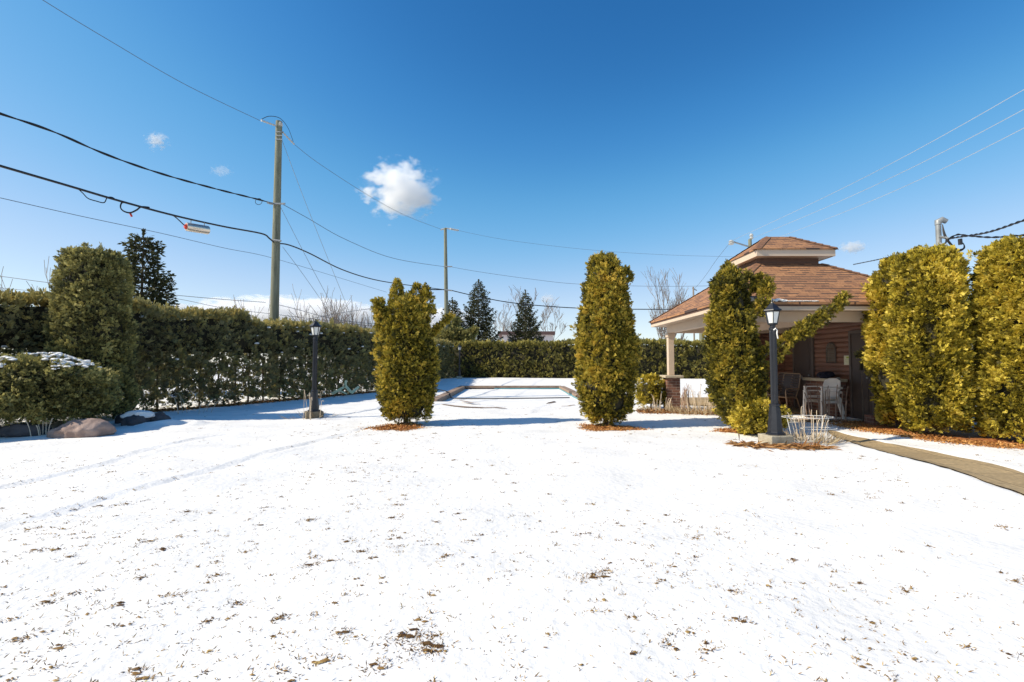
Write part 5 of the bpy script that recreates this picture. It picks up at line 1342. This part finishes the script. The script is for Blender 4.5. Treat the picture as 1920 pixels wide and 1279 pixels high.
# ------------------------------------------------------------------ clouds
def cloud(u0, v0, u1, v1, Y, label, seed, dens, thr, scale=3.0, depth=0.6, blobs=None):
    a = ray(u0, v1, Y); c = ray(u1, v0, Y); ctr = (a + c)/2; sx, sz = (c.x-a.x)/2, (c.z-a.z)/2; sy = sx*depth
    import bmesh
    bm = bmesh.new(); bmesh.ops.create_icosphere(bm, subdivisions=3, radius=1)
    me = bpy.data.meshes.new('cloud'); bm.to_mesh(me); bm.free()
    o = bpy.data.objects.new('cloud', me); COL.objects.link(o); o.location = ctr; o.scale = (sx*1.15, sy*1.15, sz*1.15)
    m = bpy.data.materials.new('cloud_vapour'); m.use_nodes = True; n = m.node_tree.nodes; l = m.node_tree.links
    n.remove(n['Principled BSDF'])
    pv = n.new('ShaderNodeVolumePrincipled'); pv.inputs['Color'].default_value = (1,1,1,1); pv.inputs['Anisotropy'].default_value = 0.0
    tc = n.new('ShaderNodeTexCoord')
    ln = n.new('ShaderNodeVectorMath'); ln.operation = 'LENGTH'; l.new(tc.outputs['Object'], ln.inputs[0])
    mp = n.new('ShaderNodeMapping'); mp.inputs['Location'].default_value = (seed*3.1, seed*1.7, seed*2.3); mp.inputs['Scale'].default_value = (sx/sz*0.6 if sx/sz < 2.5 else 1.6, 0.7, 1)
    l.new(tc.outputs['Object'], mp.inputs[0])
    nz = n.new('ShaderNodeTexNoise'); nz.inputs['Scale'].default_value = scale; nz.inputs['Detail'].default_value = 6; nz.inputs['Roughness'].default_value = 0.6; l.new(mp.outputs[0], nz.inputs['Vector'])
    # density = clamp((noise*k + (1 - r) - thr) * gain)
    m1 = n.new('ShaderNodeMath'); m1.operation = 'SUBTRACT'; m1.inputs[0].default_value = 0.95; l.new(ln.outputs['Value'], m1.inputs[1])
    m2 = n.new('ShaderNodeMath'); m2.operation = 'MULTIPLY_ADD'; l.new(nz.outputs['Fac'], m2.inputs[0]); m2.inputs[1].default_value = 2.2; l.new(m1.outputs[0], m2.inputs[2])
    m3 = n.new('ShaderNodeMath'); m3.operation = 'SUBTRACT'; l.new(m2.outputs[0], m3.inputs[0]); m3.inputs[1].default_value = thr
    m4 = n.new('ShaderNodeMath'); m4.operation = 'MULTIPLY'; m4.use_clamp = True; l.new(m3.outputs[0], m4.inputs[0]); m4.inputs[1].default_value = 4
    m5 = n.new('ShaderNodeMath'); m5.operation = 'MULTIPLY'; l.new(m4.outputs[0], m5.inputs[0]); m5.inputs[1].default_value = dens/sx
    l.new(m5.outputs[0], pv.inputs['Density']); l.new(pv.outputs[0], n['Material Output'].inputs['Volume'])
    me.materials.append(m)
    return tag(o, label, 'cloud', 'clouds')
cloud(664, 296, 832, 418, 1500, 'puffy white cloud in the open sky between the two left poles', 1, 6, 1.42)
cloud(266, 244, 322, 284, 1500, 'small wispy cloud high in the left sky', 2, 1.6, 1.5)
cloud(388, 308, 442, 334, 1500, 'faint cloud wisp left of the near pole', 3, 0.5, 1.45)
cloud(340, 560, 720, 640, 4000, 'low bank of white cumulus behind the near pole and left hedge', 4, 14, 1.2, 4)
cloud(700, 575, 900, 650, 4200, 'low white cloud behind the ragged cedar and far pole', 5, 8, 1.25, 4)
cloud(1575, 452, 1625, 476, 2500, 'tiny cloud right of the gazebo cupola', 6, 1.6, 1.3)
cloud(1010, 550, 1045, 572, 2500, 'tiny cloud above the slim spruce', 7, 1.0, 1.3)
